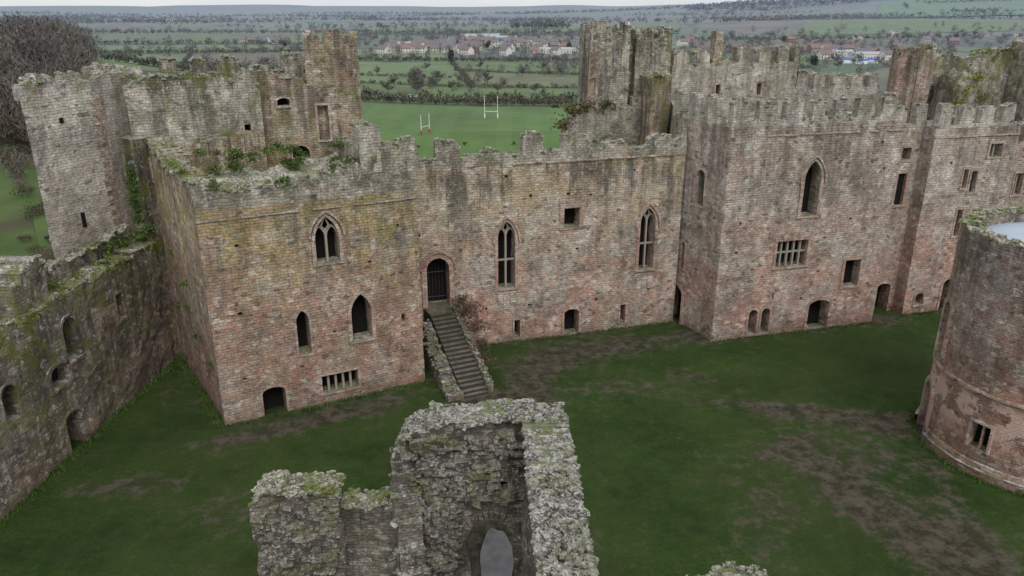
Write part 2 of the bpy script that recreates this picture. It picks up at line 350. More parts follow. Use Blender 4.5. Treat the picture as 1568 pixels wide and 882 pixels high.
for i in range(16):
    u=.3+i*.5; zc=15.2+1.3*math.sin(min(1,i/12)*1.6)
    prism(bm,[(u,zc-.15),(u,zc+.02),(u+.48,zc+.08),(u+.48,zc-.1)],-.32,.1); prism(bm,[(u,13.5),(u,zc-.16),(u+.48,zc-.12),(u+.48,13.5)],-.9+random.random()*.3,.1)
bmesh.ops.transform(bm,matrix=M_,verts=bm.verts[:]); bmesh.ops.recalc_face_normals(bm,faces=bm.faces[:]); uv_world(bm); mkobj('sloping_ledge',bm,[STONE_SOLAR],e)
solid('buttress_stub',e,[(-27.1,53.2),(-25.7,52.5),(-25.2,54.4),(-27,55.8)],-4,16.6,STONE_CURT,amp=.12)
e=empty('stair_turret',(-14,64,0))
tower('shaft',e,[(-16.0,61.6),(-12.0,62.6),(-12.8,66.4),(-16.8,65.4)],-2,22.0,23.3,STONE_SOLAR,mw=1.1,gw=.5,ru=.3,jit=.3,rub=12)
e=empty('north_curtain_wall',(-20,64,0))
wall('wall',e,(-27.5,61.5),(-16.8,65.8),1.4,crenel(11.53,20.3,21.4,1.5,.8,.25,.2,.3),STONE_GREY,z0=-12,rub=8)
wall('hall_north_wall',e,(-12,67),(6,71),1.6,12.2,STONE_GREY,z0=-12)
# ---- corner tower (left)
e=empty('corner_tower',(-31,54,0))
T=[(-30.2,48.3),(-28.0,53.4),(-26.9,58.0),(-31,61.5),(-33.9,55.6)]
tower('shaft',e,T,-16,19.7,20.7,STONE_TOWER,th=.55,mw=2.2,gw=.35,ru=.2,rub=12,jit=.25)
def quoins(e,cx,cy,tx,ty,z,zt,mat,name='quoins',pr=.07):
    bm=bmesh.new(); t=Vector((tx,ty)).normalized(); i=0
    n=Vector((t.y,-t.x))
    if n.dot(Vector((-cx,-cy)))<0: n=-n
    while z<zt:
        l=(.75 if i%2 else .42)*random.uniform(.85,1.15)
        a=Vector((cx,cy))+n*pr; b=a+t*l
        vs=[bm.verts.new((*p,zz)) for p in (a,b) for zz in (z,z+.33)]+[bm.verts.new((*(p-n*.3),zz)) for p in (a,b) for zz in (z,z+.33)]
        for q in((0,1,3,2),(4,6,7,5),(0,4,5,1),(2,3,7,6),(0,2,6,4),(1,5,7,3)): bm.faces.new([vs[k] for k in q])
        z+=.345; i+=1
    bmesh.ops.recalc_face_normals(bm,faces=bm.faces[:]); uv_world(bm); displace(bm,.05); mkobj(name,bm,[mat],e)
quoins(e,-28.0,53.4,-2.2,-5.1,9.6,19.4,STONE_RED)
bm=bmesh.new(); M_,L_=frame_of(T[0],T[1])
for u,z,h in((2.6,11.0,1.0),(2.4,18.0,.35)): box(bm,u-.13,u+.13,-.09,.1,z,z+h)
bmesh.ops.transform(bm,matrix=M_,verts=bm.verts[:]); bmesh.ops.recalc_face_normals(bm,faces=bm.faces[:]); mkobj('slit_windows',bm,[PAINTED_DARK],e)  # solid black boxes, their colour standing in for shade inside the slits
# ---- west curtain
e=empty('west_curtain_wall',(-27,41,0))
C0,C1=(-27.2,24),(-25.45,52.4); M,L=frame_of(C0,C1)
ops=[O(17.7,1.3,5.3,8.0,'r',fr=.14),O(23.1,.8,5.7,7.5,'x',fr=.1),O(16.1,1.6,4.4,5.7,'s',fr=.22,d=.7),O(16.4,1.5,-.7,2.5,'s',fr=.12,sill=0),O(12,1.2,4.4,6.5,'r',fr=.1)]
wall('wall',e,C0,C1,2.1,ruin(L,lambda t:9.4,.8,.15),STONE_CURT,z0=-1,ops=ops,rub=9,rmat=RUBM,amp=.2,put=10,fmat=STONE_CURT)
a,b=at(C0,C1,0,1.5),at(C0,C1,L,1.5)
wall('outer_parapet',e,a,b,.6,ruin(L,lerpf((0,10.2),(.6,10.4),(1,10.6)),.6,.25),STONE_CURT,z0=9.2,rub=12,rmat=RUBM,amp=.14)
a,b=at(C0,C1,14.5,.35),at(C0,C1,17.3,.35)
wall('merlon_stump',e,a,b,2.1,ruin(2.8,lerpf((0,11),(.5,12.0),(1,11.7)),.4,.25),STONE_CURT,z0=9.2,rub=14,amp=.14)
# ---- great hall
e=empty('great_hall',(4,58,0))
H0,H1=(-8.6,53.42),(13.6,60.15); M,HL=frame_of(H0,H1); o_=.6
ops=[O(2.6+o_,1.75,3.75,7.6,'r',fr=.35,sill=0,pr=.1,d=1.3,hood=1),
     O(7.94+o_,1.4,4.65,10.0,'p',m=1,t=(6.9,),y=1,fr=.22,pr=.08,hood=1),O(19.8+o_-.1,1.35,5.05,10.2,'p',m=1,t=(7.2,),y=1,fr=.22,pr=.08,hood=1),
     O(13.2+o_,1.3,9.1,10.65,'x',fr=.32,pr=.04),O(8.8+o_,.5,.4,1.9,'x',fr=.12),O(13.4+o_,1.3,.1,2.3,'s',fr=.16),O(17.9+o_,.5,.6,2.2,'x',fr=.12)]
wall('front_wall',e,H0,H1,1.8,14.3,STONE_HALL,ops=ops,put=11)
pr=crenel(HL,15.0,16.35,1.9,1.5,.25,.3,.25); pr[-1]=(HL,16.5)
wall('parapet',e,H0,H1,.75,pr,STONE_GREY,z0=14.28,rub=16,amp=.13,step=.35)
string_course(e,at(H0,H1,9),H1,14.3)
bm=bmesh.new()
for c in (7.94+o_,19.7+o_): 
    for i in range(6):
        for j in range(3):
            x=c-.75+j*.5; z=4.4-.25*i; 
            if i>3 and j!=1: continue
            box(bm,x+.01,x+.48,-.05-random.random()*.05,.1,z-.24,z)
bmesh.ops.transform(bm,matrix=M,verts=bm.verts[:]); bmesh.ops.recalc_face_normals(bm,faces=bm.faces[:]); uv_world(bm); mkobj('window_aprons',bm,[STONE_TOWER],e)
bm=bmesh.new()
for i in range(7): box(bm,3.2-.8+i*.26,3.2-.78+i*.26,.9,.92,3.8,7.3)
for z in(4.2,6.2): box(bm,2.35,4.05,.88,.95,z,z+.05)
bmesh.ops.transform(bm,matrix=M,verts=bm.verts[:]); mkobj('iron_gate',bm,[simple('gate_grey',(.06,.065,.07),.5)],e)
# ---- stairs
e=empty('stone_staircase',(-4,50,0))
bm=bmesh.new(); S0=Vector((-2.35,46.9)); S1=Vector((-5.2,53.0)); d=(S1-S0).normalized(); n=Vector((d.y,-d.x)); N=19
tot=(S1-S0).length
def sbox(bm,s0,s1,w0,w1,z0,z1,z0b=None,z1b=None):
    z1b=z1 if z1b is None else z1b
    pts=[]
    for s,zt in((s0,z1),(s1,z1b)):
        for w in(w0,w1):
            p=S0+d*s+n*w
            pts.append(bm.verts.new((p.x,p.y,z0))); pts.append(bm.verts.new((p.x,p.y,zt)))
    for q in((0,1,3,2),(4,6,7,5),(0,4,5,1),(2,3,7,6),(0,2,6,4),(1,5,7,3)): bm.faces.new([pts[i] for i in q])
for i in range(N):
    s=tot*i/N; j=random.uniform(-.03,.03); sbox(bm,s+random.uniform(0,.04),s+tot/N+.05,-.95,.85,-.3,3.75*(i+1)/N+j)
sbox(bm,tot,tot+2.2,-.95,1.3,-.3,3.76)
bmesh.ops.recalc_face_normals(bm,faces=bm.faces[:]); uv_world(bm)
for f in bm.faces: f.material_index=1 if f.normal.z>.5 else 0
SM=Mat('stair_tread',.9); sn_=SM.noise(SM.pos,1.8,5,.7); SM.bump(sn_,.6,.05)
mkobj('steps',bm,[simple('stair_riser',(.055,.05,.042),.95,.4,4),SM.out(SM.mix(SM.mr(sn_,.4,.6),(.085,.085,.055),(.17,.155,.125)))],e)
bm=bmesh.new()
for i in range(14):
    s=tot*i/14; sbox(bm,s+.01,s+tot/14,-2.1+ .04*i,-.97,-.5,max(.5,3.75*(i+1.2)/14-.5)+random.uniform(-.15,.2))
    sbox(bm,s+.01,s+tot/14,.87,1.25,-.5,3.75*(i+1)/14+.35+random.uniform(-.1,.1))
bmesh.ops.recalc_face_normals(bm,faces=bm.faces[:]); bmesh.ops.subdivide_edges(bm,edges=bm.edges[:],cuts=2); bm.normal_update(); uv_world(bm); displace(bm,.12); mkobj('flank_walls',bm,[STONE_CURT],e)
bm=bmesh.new()
for i in range(260):
    s=random.uniform(0,tot); w=random.choice([random.uniform(-2.1,-1.15),random.uniform(.98,1.25)]); p=S0+d*s+n*w
    z=3.75*s/tot; z=max(.5,z-.2) if w<0 else z+.4
    rock(bm,(p.x,p.y,z+random.uniform(-.05,.1)),random.uniform(.12,.3))
mkobj('flank_rubble',bm,[RUBD],e)
# ---- great chamber block
e=empty('great_chamber_block',(22,64,0))
B0,B1=(15.8,55.9),(30.4,60.0); M,BL=frame_of(B0,B1)
ops=[O(7.4,1.45,9.9,14.2,'p',fr=.26,pr=.1,hood=1),O(6.4,2.8,5.85,8.0,'x',m=4,t=(7.0,),fr=.22),O(12.3,1.5,3.6,5.9,'x',fr=.2,d=.8),
     O(3.55,.8,.35,2.5,'r',fr=.14),O(4.7,.8,.35,2.5,'r',fr=.14),O(9.65,2.0,.1,2.7,'s',fr=.18),O(5.2,.15,3.2,3.7,'x',fr=0)]
wall('front_wall',e,B0,B1,1.8,16.9,STONE_CHAM,ops=ops,put=9)
wall('parapet',e,B0,B1,.65,crenel(BL,17.35,18.9,1.25,.9,.15,.0,.08),STONE_TOWER,z0=16.88,rub=16,step=.35,amp=.09)
string_course(e,at(B0,B1,3),B1,16.2,.12,.08)
quoins(e,B0[0],B0[1],1,.281,.2,16,STONE_CHAM,pr=.04); quoins(e,B0[0],B0[1]+.02,-.27,.963,.2,16,STONE_CHAM,pr=.04)
A1=(15.8-.27*1.8+.03,55.9+.963*1.8); A0=(13.0,61.9); Ma,AL=frame_of(A0,A1)
ops=[O(1.55,1.7,-.7,3.3,'r',fr=.25,sill=0),O(1.35,.45,4.9,7.1,'r',fr=.12),O(2.1,.45,4.9,7.1,'r',fr=.12),O(3.45,1.0,10.5,13.3,'r',fr=.2)]
wall('left_wall',e,A0,A1,1.5,16.9,STONE_CHAM,ops=[o for o in ops if o['c']+o['w']/2<AL-.05],put=3)
wall('left_parapet',e,(13.0,63),A1,.6,crenel(frame_of((13.0,63),A1)[1],17.35,18.9,1.3,.9,.15,0,.05),STONE_TOWER,z0=16.88,rub=14,step=.35,amp=.09)
wall('left_wall_back',e,(14.6,73),(13.0,61.95),1.5,17.2,STONE_GREY)
wall('right_wall',e,at(B0,B1,BL,1.85),(28.3,68),1.5,16.8,STONE_GREY)
solid('roof_deck',e,[(15.4,59.8),(28,63.2),(26,74),(15.5,72)],13,15.6,STONE_GREY,amp=.2)
wall('back_wall',e,(14.6,73),(27.6,77),1.4,crenel(13.6,20.1,21.6,1.3,.85,.25,.1,.15),STONE_TOWER,z0=-6,rub=9,amp=.09,ops=[O(5,.5,17.2,18.3,'x',fr=.1),O(9.5,.5,17.2,18.3,'x',fr=.1)])
solid('chimney_stump',e,[(18.8,74.6),(19.6,74.8),(19.4,75.6),(18.6,75.4)],20,23.0,STONE_SOLAR,amp=.12,step=.5)
wall('rear_wing',e,(27.6,77),(37,79.6),1.3,crenel(9.75,17.6,19.1,1.3,.8,.25,.1,.15),STONE_TOWER,z0=-6,rub=9,amp=.09)
# ---- north tower
e=empty('north_tower',(10,73,0))
tower('shaft',e,[(6.9,70),(10.4,70.9),(9.6,75),(6.2,74)],-10,22.3,23.7,STONE_GREY,mw=1.3,gw=.5,ru=.4,jit=.35,rub=12)
tower('shaft_east',e,[(11.0,71.2),(14.3,72),(13.7,76.3),(10.2,75.3)],-10,22.0,23.1,STONE_GREY,mw=1.9,gw=.5,ru=.4,jit=.35,rub=12)
solid('link',e,[(10.2,71.8),(11.2,72.1),(10.9,75),(10,75)],-8,22.0,STONE_CURT,topj=.8)
solid('turret',e,[(11.9,67.6),(13.7,68.1),(13.2,71.6),(11.5,71.2)],-8,19.3,STONE_SOLAR,amp=.14,topj=.4)
wall('broken_wall',e,(4.6,69.3),(11.8,70.3),1.2,ruin(7.27,lerpf((0,15.4),(.25,17.4),(.5,16.2),(1,17.6)),.5,.35),STONE_GREY,z0=-8,rub=12,rmat=RUBM)
wall('red_facing',e,(6.75,69.87),(7.7,70.10),.3,21.5,STONE_RED,z0=10,ops=[O(.45,.35,16.7,19.2,'x',d=.2,fr=0)],amp=.05)
# ---- lodgings
e=empty('lodging_tower',(37,66,0))
D0,D1=(30.15,61.9),(34.2,63.1)
wall('recess_wall',e,D0,D1,1.4,16.0,STONE_CHAM,ops=[O(2.1,1.4,-.7,2.7,'s',fr=.14,sill=0),O(2.0,.9,9.6,12.3,'x',fr=.28,d=.2),O(2.0,.9,13.4,14.4,'x',fr=.2)])
E0,E1=(33.7,61.6),(41.9,63.95); Md,DL=frame_of(E0,E1)
ops=[O(1.5,.9,.9,2.0,'r',fr=.14),O(4.3,1.1,-.3,3.0,'r',fr=.18,sill=0),O(6.4,1.3,13.5,14.6,'x',m=1,fr=.18),
     O(4.0,.6,6.9,9.2,'x',fr=.14),O(4.7,.6,10.6,12.4,'x',fr=.16,d=.3),O(3.8,.5,11,12.6,'x',fr=.12,d=.3)]
wall('front_wall',e,E0,E1,1.6,16.0,STONE_CHAM,ops=ops,put=5)
wall('parapet',e,D0,(33.6,62.93),.6,crenel(3.6,16.3,17.8,1.3,.9,.12,.0,.1),STONE_TOWER,z0=15.98,rub=14)
wall('parapet',e,E0,E1,.6,crenel(DL,16.3,17.8,1.3,.9,.15,.1,.1),STONE_TOWER,z0=15.98,rub=14,amp=.09)
string_course(e,E0,E1,15.3,.12,.08)
solid('block_core',e,[(31.2,64.4),(41,66.4),(39.5,73),(30,70)],-5,15.2,STONE_GREY)
wall('east_return',e,at(E0,E1,DL,1.65),(40.2,72),1.4,15.9,STONE_GREY)
wall('east_wing',e,(41.2,67.5),(60,73),1.4,crenel(19.5,13.9,15.4,1.6,.8,.2,.1),STONE_CHAM,z0=-1,ops=[O(2,1,9,11,'x',m=1),O(5,1,9,11,'x',m=1),O(9,1,5,8,'x',m=1)],rub=9)
e=empty('chimney_tower',(37,72,0))
tower('shaft',e,[(34.2,70.6),(35.4,70.0),(37.2,70.4),(37.8,72),(36.6,73.4),(34.5,72.8)],-2,21.0,21.9,STONE_RED,th=.3,mw=.8,gw=.25,rub=14,jit=.25,ru=.3)
bm=bmesh.new()
for i in range(3):
    x=34.9+.75*i; y=70.02+.22*i
    prism(bm,[(x,15),(x,21.2),(x+.35,21.2),(x+.35,15)],y-.25,y+.5)
uv_world(bm); mkobj('shaft_ribs',bm,[STONE_RED],e)
e=empty('east_curtain_wall',(46,77,0))
wall('wall',e,(38.3,75),(58,80),1.5,ruin(20.3,lambda t:20.7+.8*math.sin(t*17)+.4*math.sin(t*41),.8,.5),STONE_GREY,z0=-5,rub=9,amp=.15,put=6,rmat=RUBM)
solid('ruined_turret',e,[(40.5,71.5),(43.6,72.3),(43,75.5),(40,74.8)],-2,19.0,STONE_GREY,amp=.3,topj=.9)
solid('end_turret',e,[(49,74.5),(53,75.6),(52.2,79),(48.4,78)],-2,22.0,STONE_GREY,amp=.2,topj=.5)
# ---- round chapel
e=empty('round_chapel',(31.3,40.6,0)); CX,CY,R=31.3,40.6,5.8; NS=112
bm=bmesh.new()
def ring(bm,r0,r1,z0,z1,jit=0):
    V=[]
    for i in range(NS):
        a=2*math.pi*i/NS; c,s=math.cos(a),math.sin(a); j=random.uniform(-jit,jit)
        V.append([bm.verts.new((CX+r*c,CY+r*s,z+(j if z==z1 else 0))) for r,z in((r1,z0),(r1,z1),(r0,z1),(r0,z0))])
    for i in range(NS):
        A=V[i];B=V[(i+1)%NS]
        for k in range(4): bm.faces.new((A[k],B[k],B[(k+1)%4],A[(k+1)%4]))
ring(bm,4.7,R,-1,13.4)
cb=bmesh.new()
def radial(ang):
    n=Vector((math.cos(ang),math.sin(ang))); u=Vector((-n.y,n.x))
    return Matrix(((u.x,-n.x,0,CX+n.x*R),(u.y,-n.y,0,CY+n.y*R),(0,0,1,0),(0,0,0,1)))
rops=[(math.atan2(.30,-.95),O(0,1.5,-.8,3.5,'r',d=.9,fr=.3,sill=0)),(math.atan2(.22,-.97),O(0,.95,5.6,8.9,'r',d=.8,fr=.3)),
      (math.atan2(-.5,-.86),O(0,1.1,1.6,3.2,'x',d=.7,fr=.12,m=1)),(math.atan2(-.95,-.3),O(0,.9,5.6,8.6,'r',d=.8,fr=.25))]
for ang,o in rops:
    t=bmesh.new(); prism(t,arch_pts(0,o['w'],o['z0'],o['z1'],o['k']),-.6,o['d']); bmesh.ops.transform(t,matrix=radial(ang),verts=t.verts[:])
    me=bpy.data.meshes.new('x'); t.to_mesh(me); cb.from_mesh(me); t.free(); bpy.data.meshes.remove(me)
bm=boolean(bm,cb)
bmesh.ops.triangulate(bm,faces=bm.faces[:])
z=-.5
while z<13.4: 
    bmesh.ops.bisect_plane(bm,geom=bm.verts[:]+bm.edges[:]+bm.faces[:],plane_co=(0,0,z+.013),plane_no=(0,0,1)); z+=.7
bm.normal_update(); uvl=bm.loops.layers.uv.verify()
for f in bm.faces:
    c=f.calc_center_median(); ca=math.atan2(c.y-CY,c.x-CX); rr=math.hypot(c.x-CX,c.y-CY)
    rad=Vector((math.cos(ca),math.sin(ca),0)); f.material_index=1 if (4.75<rr<R-.5 and f.normal.dot(rad)>.8) else 0  # recess backs take the painted interior shade
    for l in f.loops:
        p=l.vert.co; an=math.atan2(p.y-CY,p.x-CX)
        if an-ca>math.pi: an-=2*math.pi
        if an-ca<-math.pi: an+=2*math.pi
        l[uvl].uv=(an*R,p.z) if abs(f.normal.z)<.7 else (p.x,p.y)
for v in bm.verts:
    if v.co.z>13.3: v.co.z+=noise.noise(v.co*1.2)*.35
displace(bm,.05); mkobj('nave_wall',bm,[STONE_CHAP,PAINTED_DARK],e)
for nm,r,z0,z1,mt in(('string_course',R+.1,4.9,5.08,STONE_PINK),('plinth',R+.35,-.5,.55,STONE_CHAP),('plinth_upper',R+.16,.56,.85,STONE_PINK)):
    b2=bmesh.new(); ring(b2,R-.15,r,z0,z1); bmesh.ops.recalc_face_normals(b2,faces=b2.faces[:]); 
    da=rops[0][0]; dl=[f for f in b2.faces if abs((math.atan2(f.calc_center_median().y-CY,f.calc_center_median().x-CX)-da+math.pi)%(2*math.pi)-math.pi)<(1.0/R)] if z1<3 else []
    bmesh.ops.delete(b2,geom=dl,context='FACES'); uvl=b2.loops.layers.uv.verify()
    for f in b2.faces:
        for l in f.loops: l[uvl].uv=(math.atan2(l.vert.co.y-CY,l.vert.co.x-CX)*R,l.vert.co.z)
    displace(b2,.05); mkobj(nm,b2,[mt],e)
fb=bmesh.new()
for ang,o in rops:
    t=bmesh.new(); s=o['fr']; I=arch_pts(0,o['w']-.04,o['z0'],o['z1']-.02,o['k']); OO=arch_pts(0,o['w']+2*s,o['z0'],o['z1']+s,o['k'])
    for q in range(len(I)-1):
        va=[t.verts.new((x,wd,z)) for (x,z) in (I[q],I[q+1],OO[q+1],OO[q]) for wd in (-.12,.4)]
        for ix in((0,2,4,6),(0,1,3,2),(4,5,7,6)): t.faces.new([va[i] for i in ix])
    if o.get('m'): box(t,-.06,.06,.2,.35,o['z0'],o['z1'])
    bmesh.ops.transform(t,matrix=radial(ang),verts=t.verts[:]); me=bpy.data.meshes.new('x'); t.to_mesh(me); fb.from_mesh(me); t.free(); bpy.data.meshes.remove(me)
bmesh.ops.recalc_face_normals(fb,faces=fb.faces[:]); uv_world(fb); mkobj('dressed_surrounds',fb,[STONE_PINK],e)
bm=bmesh.new(); bmesh.ops.create_cone(bm,cap_ends=True,segments=64,radius1=4.9,radius2=.3,depth=.5,matrix=Matrix.Translation((CX,CY,13.0)))
mkobj('lead_roof',bm,[simple('lead_roof_pale',(.42,.50,.60),.5,.12,.6)],e)
bm=bmesh.new()
for i in range(420):
    a=random.uniform(0,6.3); r=random.uniform(4.7,5.8); rock(bm,(CX+r*math.cos(a),CY+r*math.sin(a),13.42+random.uniform(-.08,.12)),random.uniform(.12,.38))
mkobj('loose_capping_stones',bm,[RUBM],e)
# ---- foreground ruin
e=empty('ruined_gatehouse',(-2,24,0))
G0,G1=(-4.55,25.95),(2.0,26.05)
wall('arch_wall',e,G0,G1,1.45,ruin(6.55,lerpf((0,8.6),(.05,9.2),(.1,9.8),(.5,10.0),(.75,10.1),(1,9.9)),.35,.12),STONE_RUIN,z0=-1,
     ops=[O(3.75,1.9,-1.2,5.6,'r',d=3,fr=0),O(4.15,.35,6.9,7.4,'x',fr=0,d=.5),O(1.6,.3,5.6,6.0,'x',fr=0,d=.5),O(2.3,.22,8.1,8.4,'x',fr=0,d=.4),O(.9,.25,4.2,4.5,'x',fr=0,d=.4),O(2.5,.22,3.4,3.7,'x',fr=0,d=.4)],amp=.24,step=.2,rub=75,rs=.18,rmat=RUB)
M_,L_=frame_of(G0,G1); bm=bmesh.new()
zs=5.6-.95
for i in range(15):
    a0=math.pi*i/15+.02; a1=math.pi*(i+1)/15-.02; r0,r1=.93,1.28+random.uniform(-.05,.08); k=-.1-random.uniform(0,.06)
    prism(bm,[(3.75+r0*math.cos(a0),zs+r0*math.sin(a0)),(3.75+r1*math.cos(a0),zs+r1*math.sin(a0)),(3.75+r1*math.cos(a1),zs+r1*math.sin(a1)),(3.75+r0*math.cos(a1),zs+r0*math.sin(a1))],k,.4)
bmesh.ops.transform(bm,matrix=M_,verts=bm.verts[:]); bmesh.ops.recalc_face_normals(bm,faces=bm.faces[:]); uv_world(bm); displace(bm,.24); mkobj('arch_voussoirs',bm,[STONE_RUIN],e)
# projecting individual face stones on the near ruin
bm=bmesh.new()
for i in range(420):
    u=random.uniform(.1,4.9); z=random.uniform(2.5,9.4)
    if abs(u-3.75)<1.5 and z<6.2: continue
    w=random.uniform(.2,.45); h=random.uniform(.1,.19); box(bm,u,u+w,-random.uniform(.16,.24),.3,z,z+h)
bmesh.ops.transform(bm,matrix=M_,verts=bm.verts[:]); bmesh.ops.recalc_face_normals(bm,faces=bm.faces[:]); uv_world(bm)
for v in bm.verts: v.co+=Vector((random.uniform(-.03,.03),random.uniform(-.03,.03),random.uniform(-.02,.02)))
displace(bm,.24); mkobj('face_stones',bm,[RUBD],e)
wall('left_return',e,(-4.9,26.6),(-3.9,22.5),1.0,ruin(4.2,lerpf((0,8.6),(.1,7.6),(.25,6.0),(.5,3),(1,1)),.3,.15),STONE_RUIN,z0=-1,amp=.15,step=.3,rub=40,rs=.18,rmat=RUB)
wall('right_wall',e,(1.0,11),(.5,25.8),-1.5,ruin(14.8,lerpf((0,9.9),(.6,9.9),(.85,10.05),(1,10)),.35,.12),STONE_RUIN,z0=-1,amp=.22,step=.22)
rubble(e,frame_of((2.5,11),(2.0,27))[0],ruin(15.9,lambda t:10.0,.4,.06),1.5,105,RUB,.17)
wall('low_link_wall',e,(-6.9,26.2),(-4.5,26.3),1.1,ruin(2.4,lerpf((0,6.1),(1,5.9)),.3,.15),STONE_RUIN,z0=-1,amp=.16,step=.3,rub=50,rmat=RUBM,rs=.18)
wall('low_wall',e,(-10.3,25.5),(-6.8,25.9),1.3,ruin(3.5,lerpf((0,6.6),(.1,7.05),(.9,7.05),(1,6.7)),.35,.12),STONE_RUIN,z0=-1,amp=.24,step=.2,rub=65,rmat=RUBM,rs=.18)
M_,L_=frame_of((-10.3,25.5),(-6.8,25.9)); bm=bmesh.new()
for i in range(170):
    u=random.uniform(.05,3.1); z=random.uniform(1.5,6.5); w=random.uniform(.2,.4); h=random.uniform(.1,.19); box(bm,u,u+w,-random.uniform(.12,.2),.3,z,z+h)
bmesh.ops.transform(bm,matrix=M_,verts=bm.verts[:]); bmesh.ops.recalc_face_normals(bm,faces=bm.faces[:]); uv_world(bm)
for v in bm.verts: v.co+=Vector((random.uniform(-.03,.03),random.uniform(-.03,.03),random.uniform(-.02,.02)))
displace(bm,.24); mkobj('face_stones',bm,[RUBD],e)
wall('low_side_wall',e,(-10.1,27.8),(-10.3,25.55),1.0,ruin(2.2,lerpf((0,3),(1,6.2)),.35,.1),STONE_RUIN,z0=-1,amp=.1,step=.4)
wall('near_stub',e,(5.2,16.6),(7.7,17.0),1.4,ruin(2.5,lerpf((0,9.5),(.5,9.7),(1,9.5)),.3,.1),STONE_RUIN,z0=-1,amp=.12,step=.3,rub=70,rs=.15,rmat=RUB)
# ================================================================== VEGETATION
def leaf_mat(name,a,b,haze=False,sc=1.2):
    M=Mat(name,.8); n=M.noise(M.pos,sc,3); c=M.mix(M.mr(n,.35,.65),a,b)
    if haze: c=M.haze(c)
    return M.out(c)
IVY=leaf_mat('leaf_ivy',(.045,.08,.02),(.12,.18,.045)); BROWNV=leaf_mat('leaf_brown',(.08,.05,.03),(.15,.10,.065)); MOSS=leaf_mat('moss_cushion',(.09,.12,.02),(.20,.24,.05))
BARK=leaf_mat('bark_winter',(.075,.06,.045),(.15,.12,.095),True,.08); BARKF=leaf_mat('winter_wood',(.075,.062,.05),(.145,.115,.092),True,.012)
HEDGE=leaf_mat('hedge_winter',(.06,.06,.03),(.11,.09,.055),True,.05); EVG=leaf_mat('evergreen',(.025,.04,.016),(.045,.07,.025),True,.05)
GRASSV=leaf_mat('grass_tuft',(.045,.09,.012),(.09,.15,.03))
def tris(name,C,size,mat,elong=1.,up=0.,parent=None):
    n=len(C); C=np.asarray(C,float); size=np.broadcast_to(np.asarray(size,float),(n,))[:,None]
    a=rng.normal(size=(n,3)); a[:,2]=np.abs(a[:,2])+up; a/=np.linalg.norm(a,axis=1)[:,None]
    b=rng.normal(size=(n,3)); b-=a*(a*b).sum(1)[:,None]; b/=np.linalg.norm(b,axis=1)[:,None]
    V=np.empty((n,3,3)); V[:,0]=C-b*size*.5; V[:,1]=C+b*size*.5; V[:,2]=C+a*size*elong
    me=bpy.data.meshes.new(name); me.vertices.add(3*n); me.vertices.foreach_set('co',V.reshape(-1)); me.loops.add(3*n); me.loops.foreach_set('vertex_index',np.arange(3*n,dtype=np.int32))
    me.polygons.add(n); me.polygons.foreach_set('loop_start',np.arange(0,3*n,3,dtype=np.int32)); me.update(calc_edges=True); me.validate()
    me.materials.append(mat); o=link(bpy.data.objects.new(name,me))
    if parent: o.parent=parent; o.matrix_parent_inverse=Matrix.Translation(parent.location).inverted()
    return o
def clump(centers,n):
    out=[]
    for (x,y,z,r) in centers:
        k=int(n*r*r); p=rng.normal(size=(k,3))*np.array([r,r,r*.6])*.45+np.array([x,y,z]); out.append(p)
    return np.concatenate(out)
def onwall(p0,p1,L,items,w=-.05): return [(*at(p0,p1,u,w),z,r) for u,z,r in items]
SV=[]
SV+=onwall(F0,F1,0,[(1.2,15.3,.5),(2.0,14.2,.35),(3.0,15.0,.5),(4.1,14.9,.4),(5.2,15.2,.5),(6.5,15.3,.3),(8.4,15.9,.5),(9.4,16.1,.5),(10.2,16.6,.4),(12.3,16.8,.35),(12.9,14.9,.35),(2.6,13.9,.35),(13.1,14.1,.25),(.3,14.4,.3)],.3)
for i in range(34):
    t=random.random(); x=-24+ t*11+random.uniform(-.5,.5); y=53.3+t*5.4-random.uniform(.1,1.8); SV.append((x,y,random.uniform(14.2,15.6),random.uniform(.3,.6)))
tris('ivy_growth',clump(SV,400),.15,IVY,1.2)
tris('ivy_growth',clump([(-26.3,52.9,11+i*.5,.6) for i in range(8)]+[(-25.6,52.4,10.4,.5),(-26.3,52.3,9.9,.8),(-27,51,9.9,.7),(-27.2,49.3,9.8,.6)]+[(-26.4+.06*i*.5,43+i*.8,9.6-random.random()*1.5,.45) for i in range(11)],380),.16,IVY,1.2)
tris('ivy_growth',clump([(-21.5,47.4,8,.4),(-22,48.5,6,.4),(-23.9,51.3,9,.35),(-21,46.8,4.5,.35),(-24,51.4,5,.4),(-19.6,45,3.4,.3)],450),.13,IVY,1.2)
MV=[]
for i in range(46):
    u=random.uniform(6,28); MV.append((*at(C0,C1,u,random.choice([0,.1,1.0,1.6])),9.5+random.uniform(-.5,.15),random.uniform(.2,.45)))
for i in range(14): MV.append((*at((-26.3,53.5),(-18.5,57.9),random.uniform(.5,8.5),.5),20.5,random.uniform(.2,.4)))
for i in range(16):
    u=random.uniform(0,10); MV.append((*at((-25.7,54.1),(-19.02,44.42),u,.3),15.6,random.uniform(.2,.4)))
for i in range(12): MV.append((random.uniform(39,55),76.2+random.uniform(-.5,1.5),20.9+random.uniform(-.6,.6),random.uniform(.3,.6)))
tris('moss_growth',clump(MV,500),.11,MOSS,1.)
HV=[]
for u in(.8,2.1,5.5,7.0,9.2,12,15.5,16.4,18.8,20.5): HV.append((*at(H0,H1,u,.2),15.0+random.uniform(-.1,.9),random.uniform(.15,.3)))
tris('ivy_growth',clump(HV,500),.13,IVY,1.2)
tris('ivy_growth',clump([(5.3,69.2,16.6,1.0),(6.5,69.4,16.8,.8),(4.6,69.3,15.2,.9),(8.5,69.9,17.0,.7),(12.5,67.7,19.5,.5)],160),.22,leaf_mat('leaf_brownish_green',(.07,.07,.02),(.14,.13,.05)),1.2)
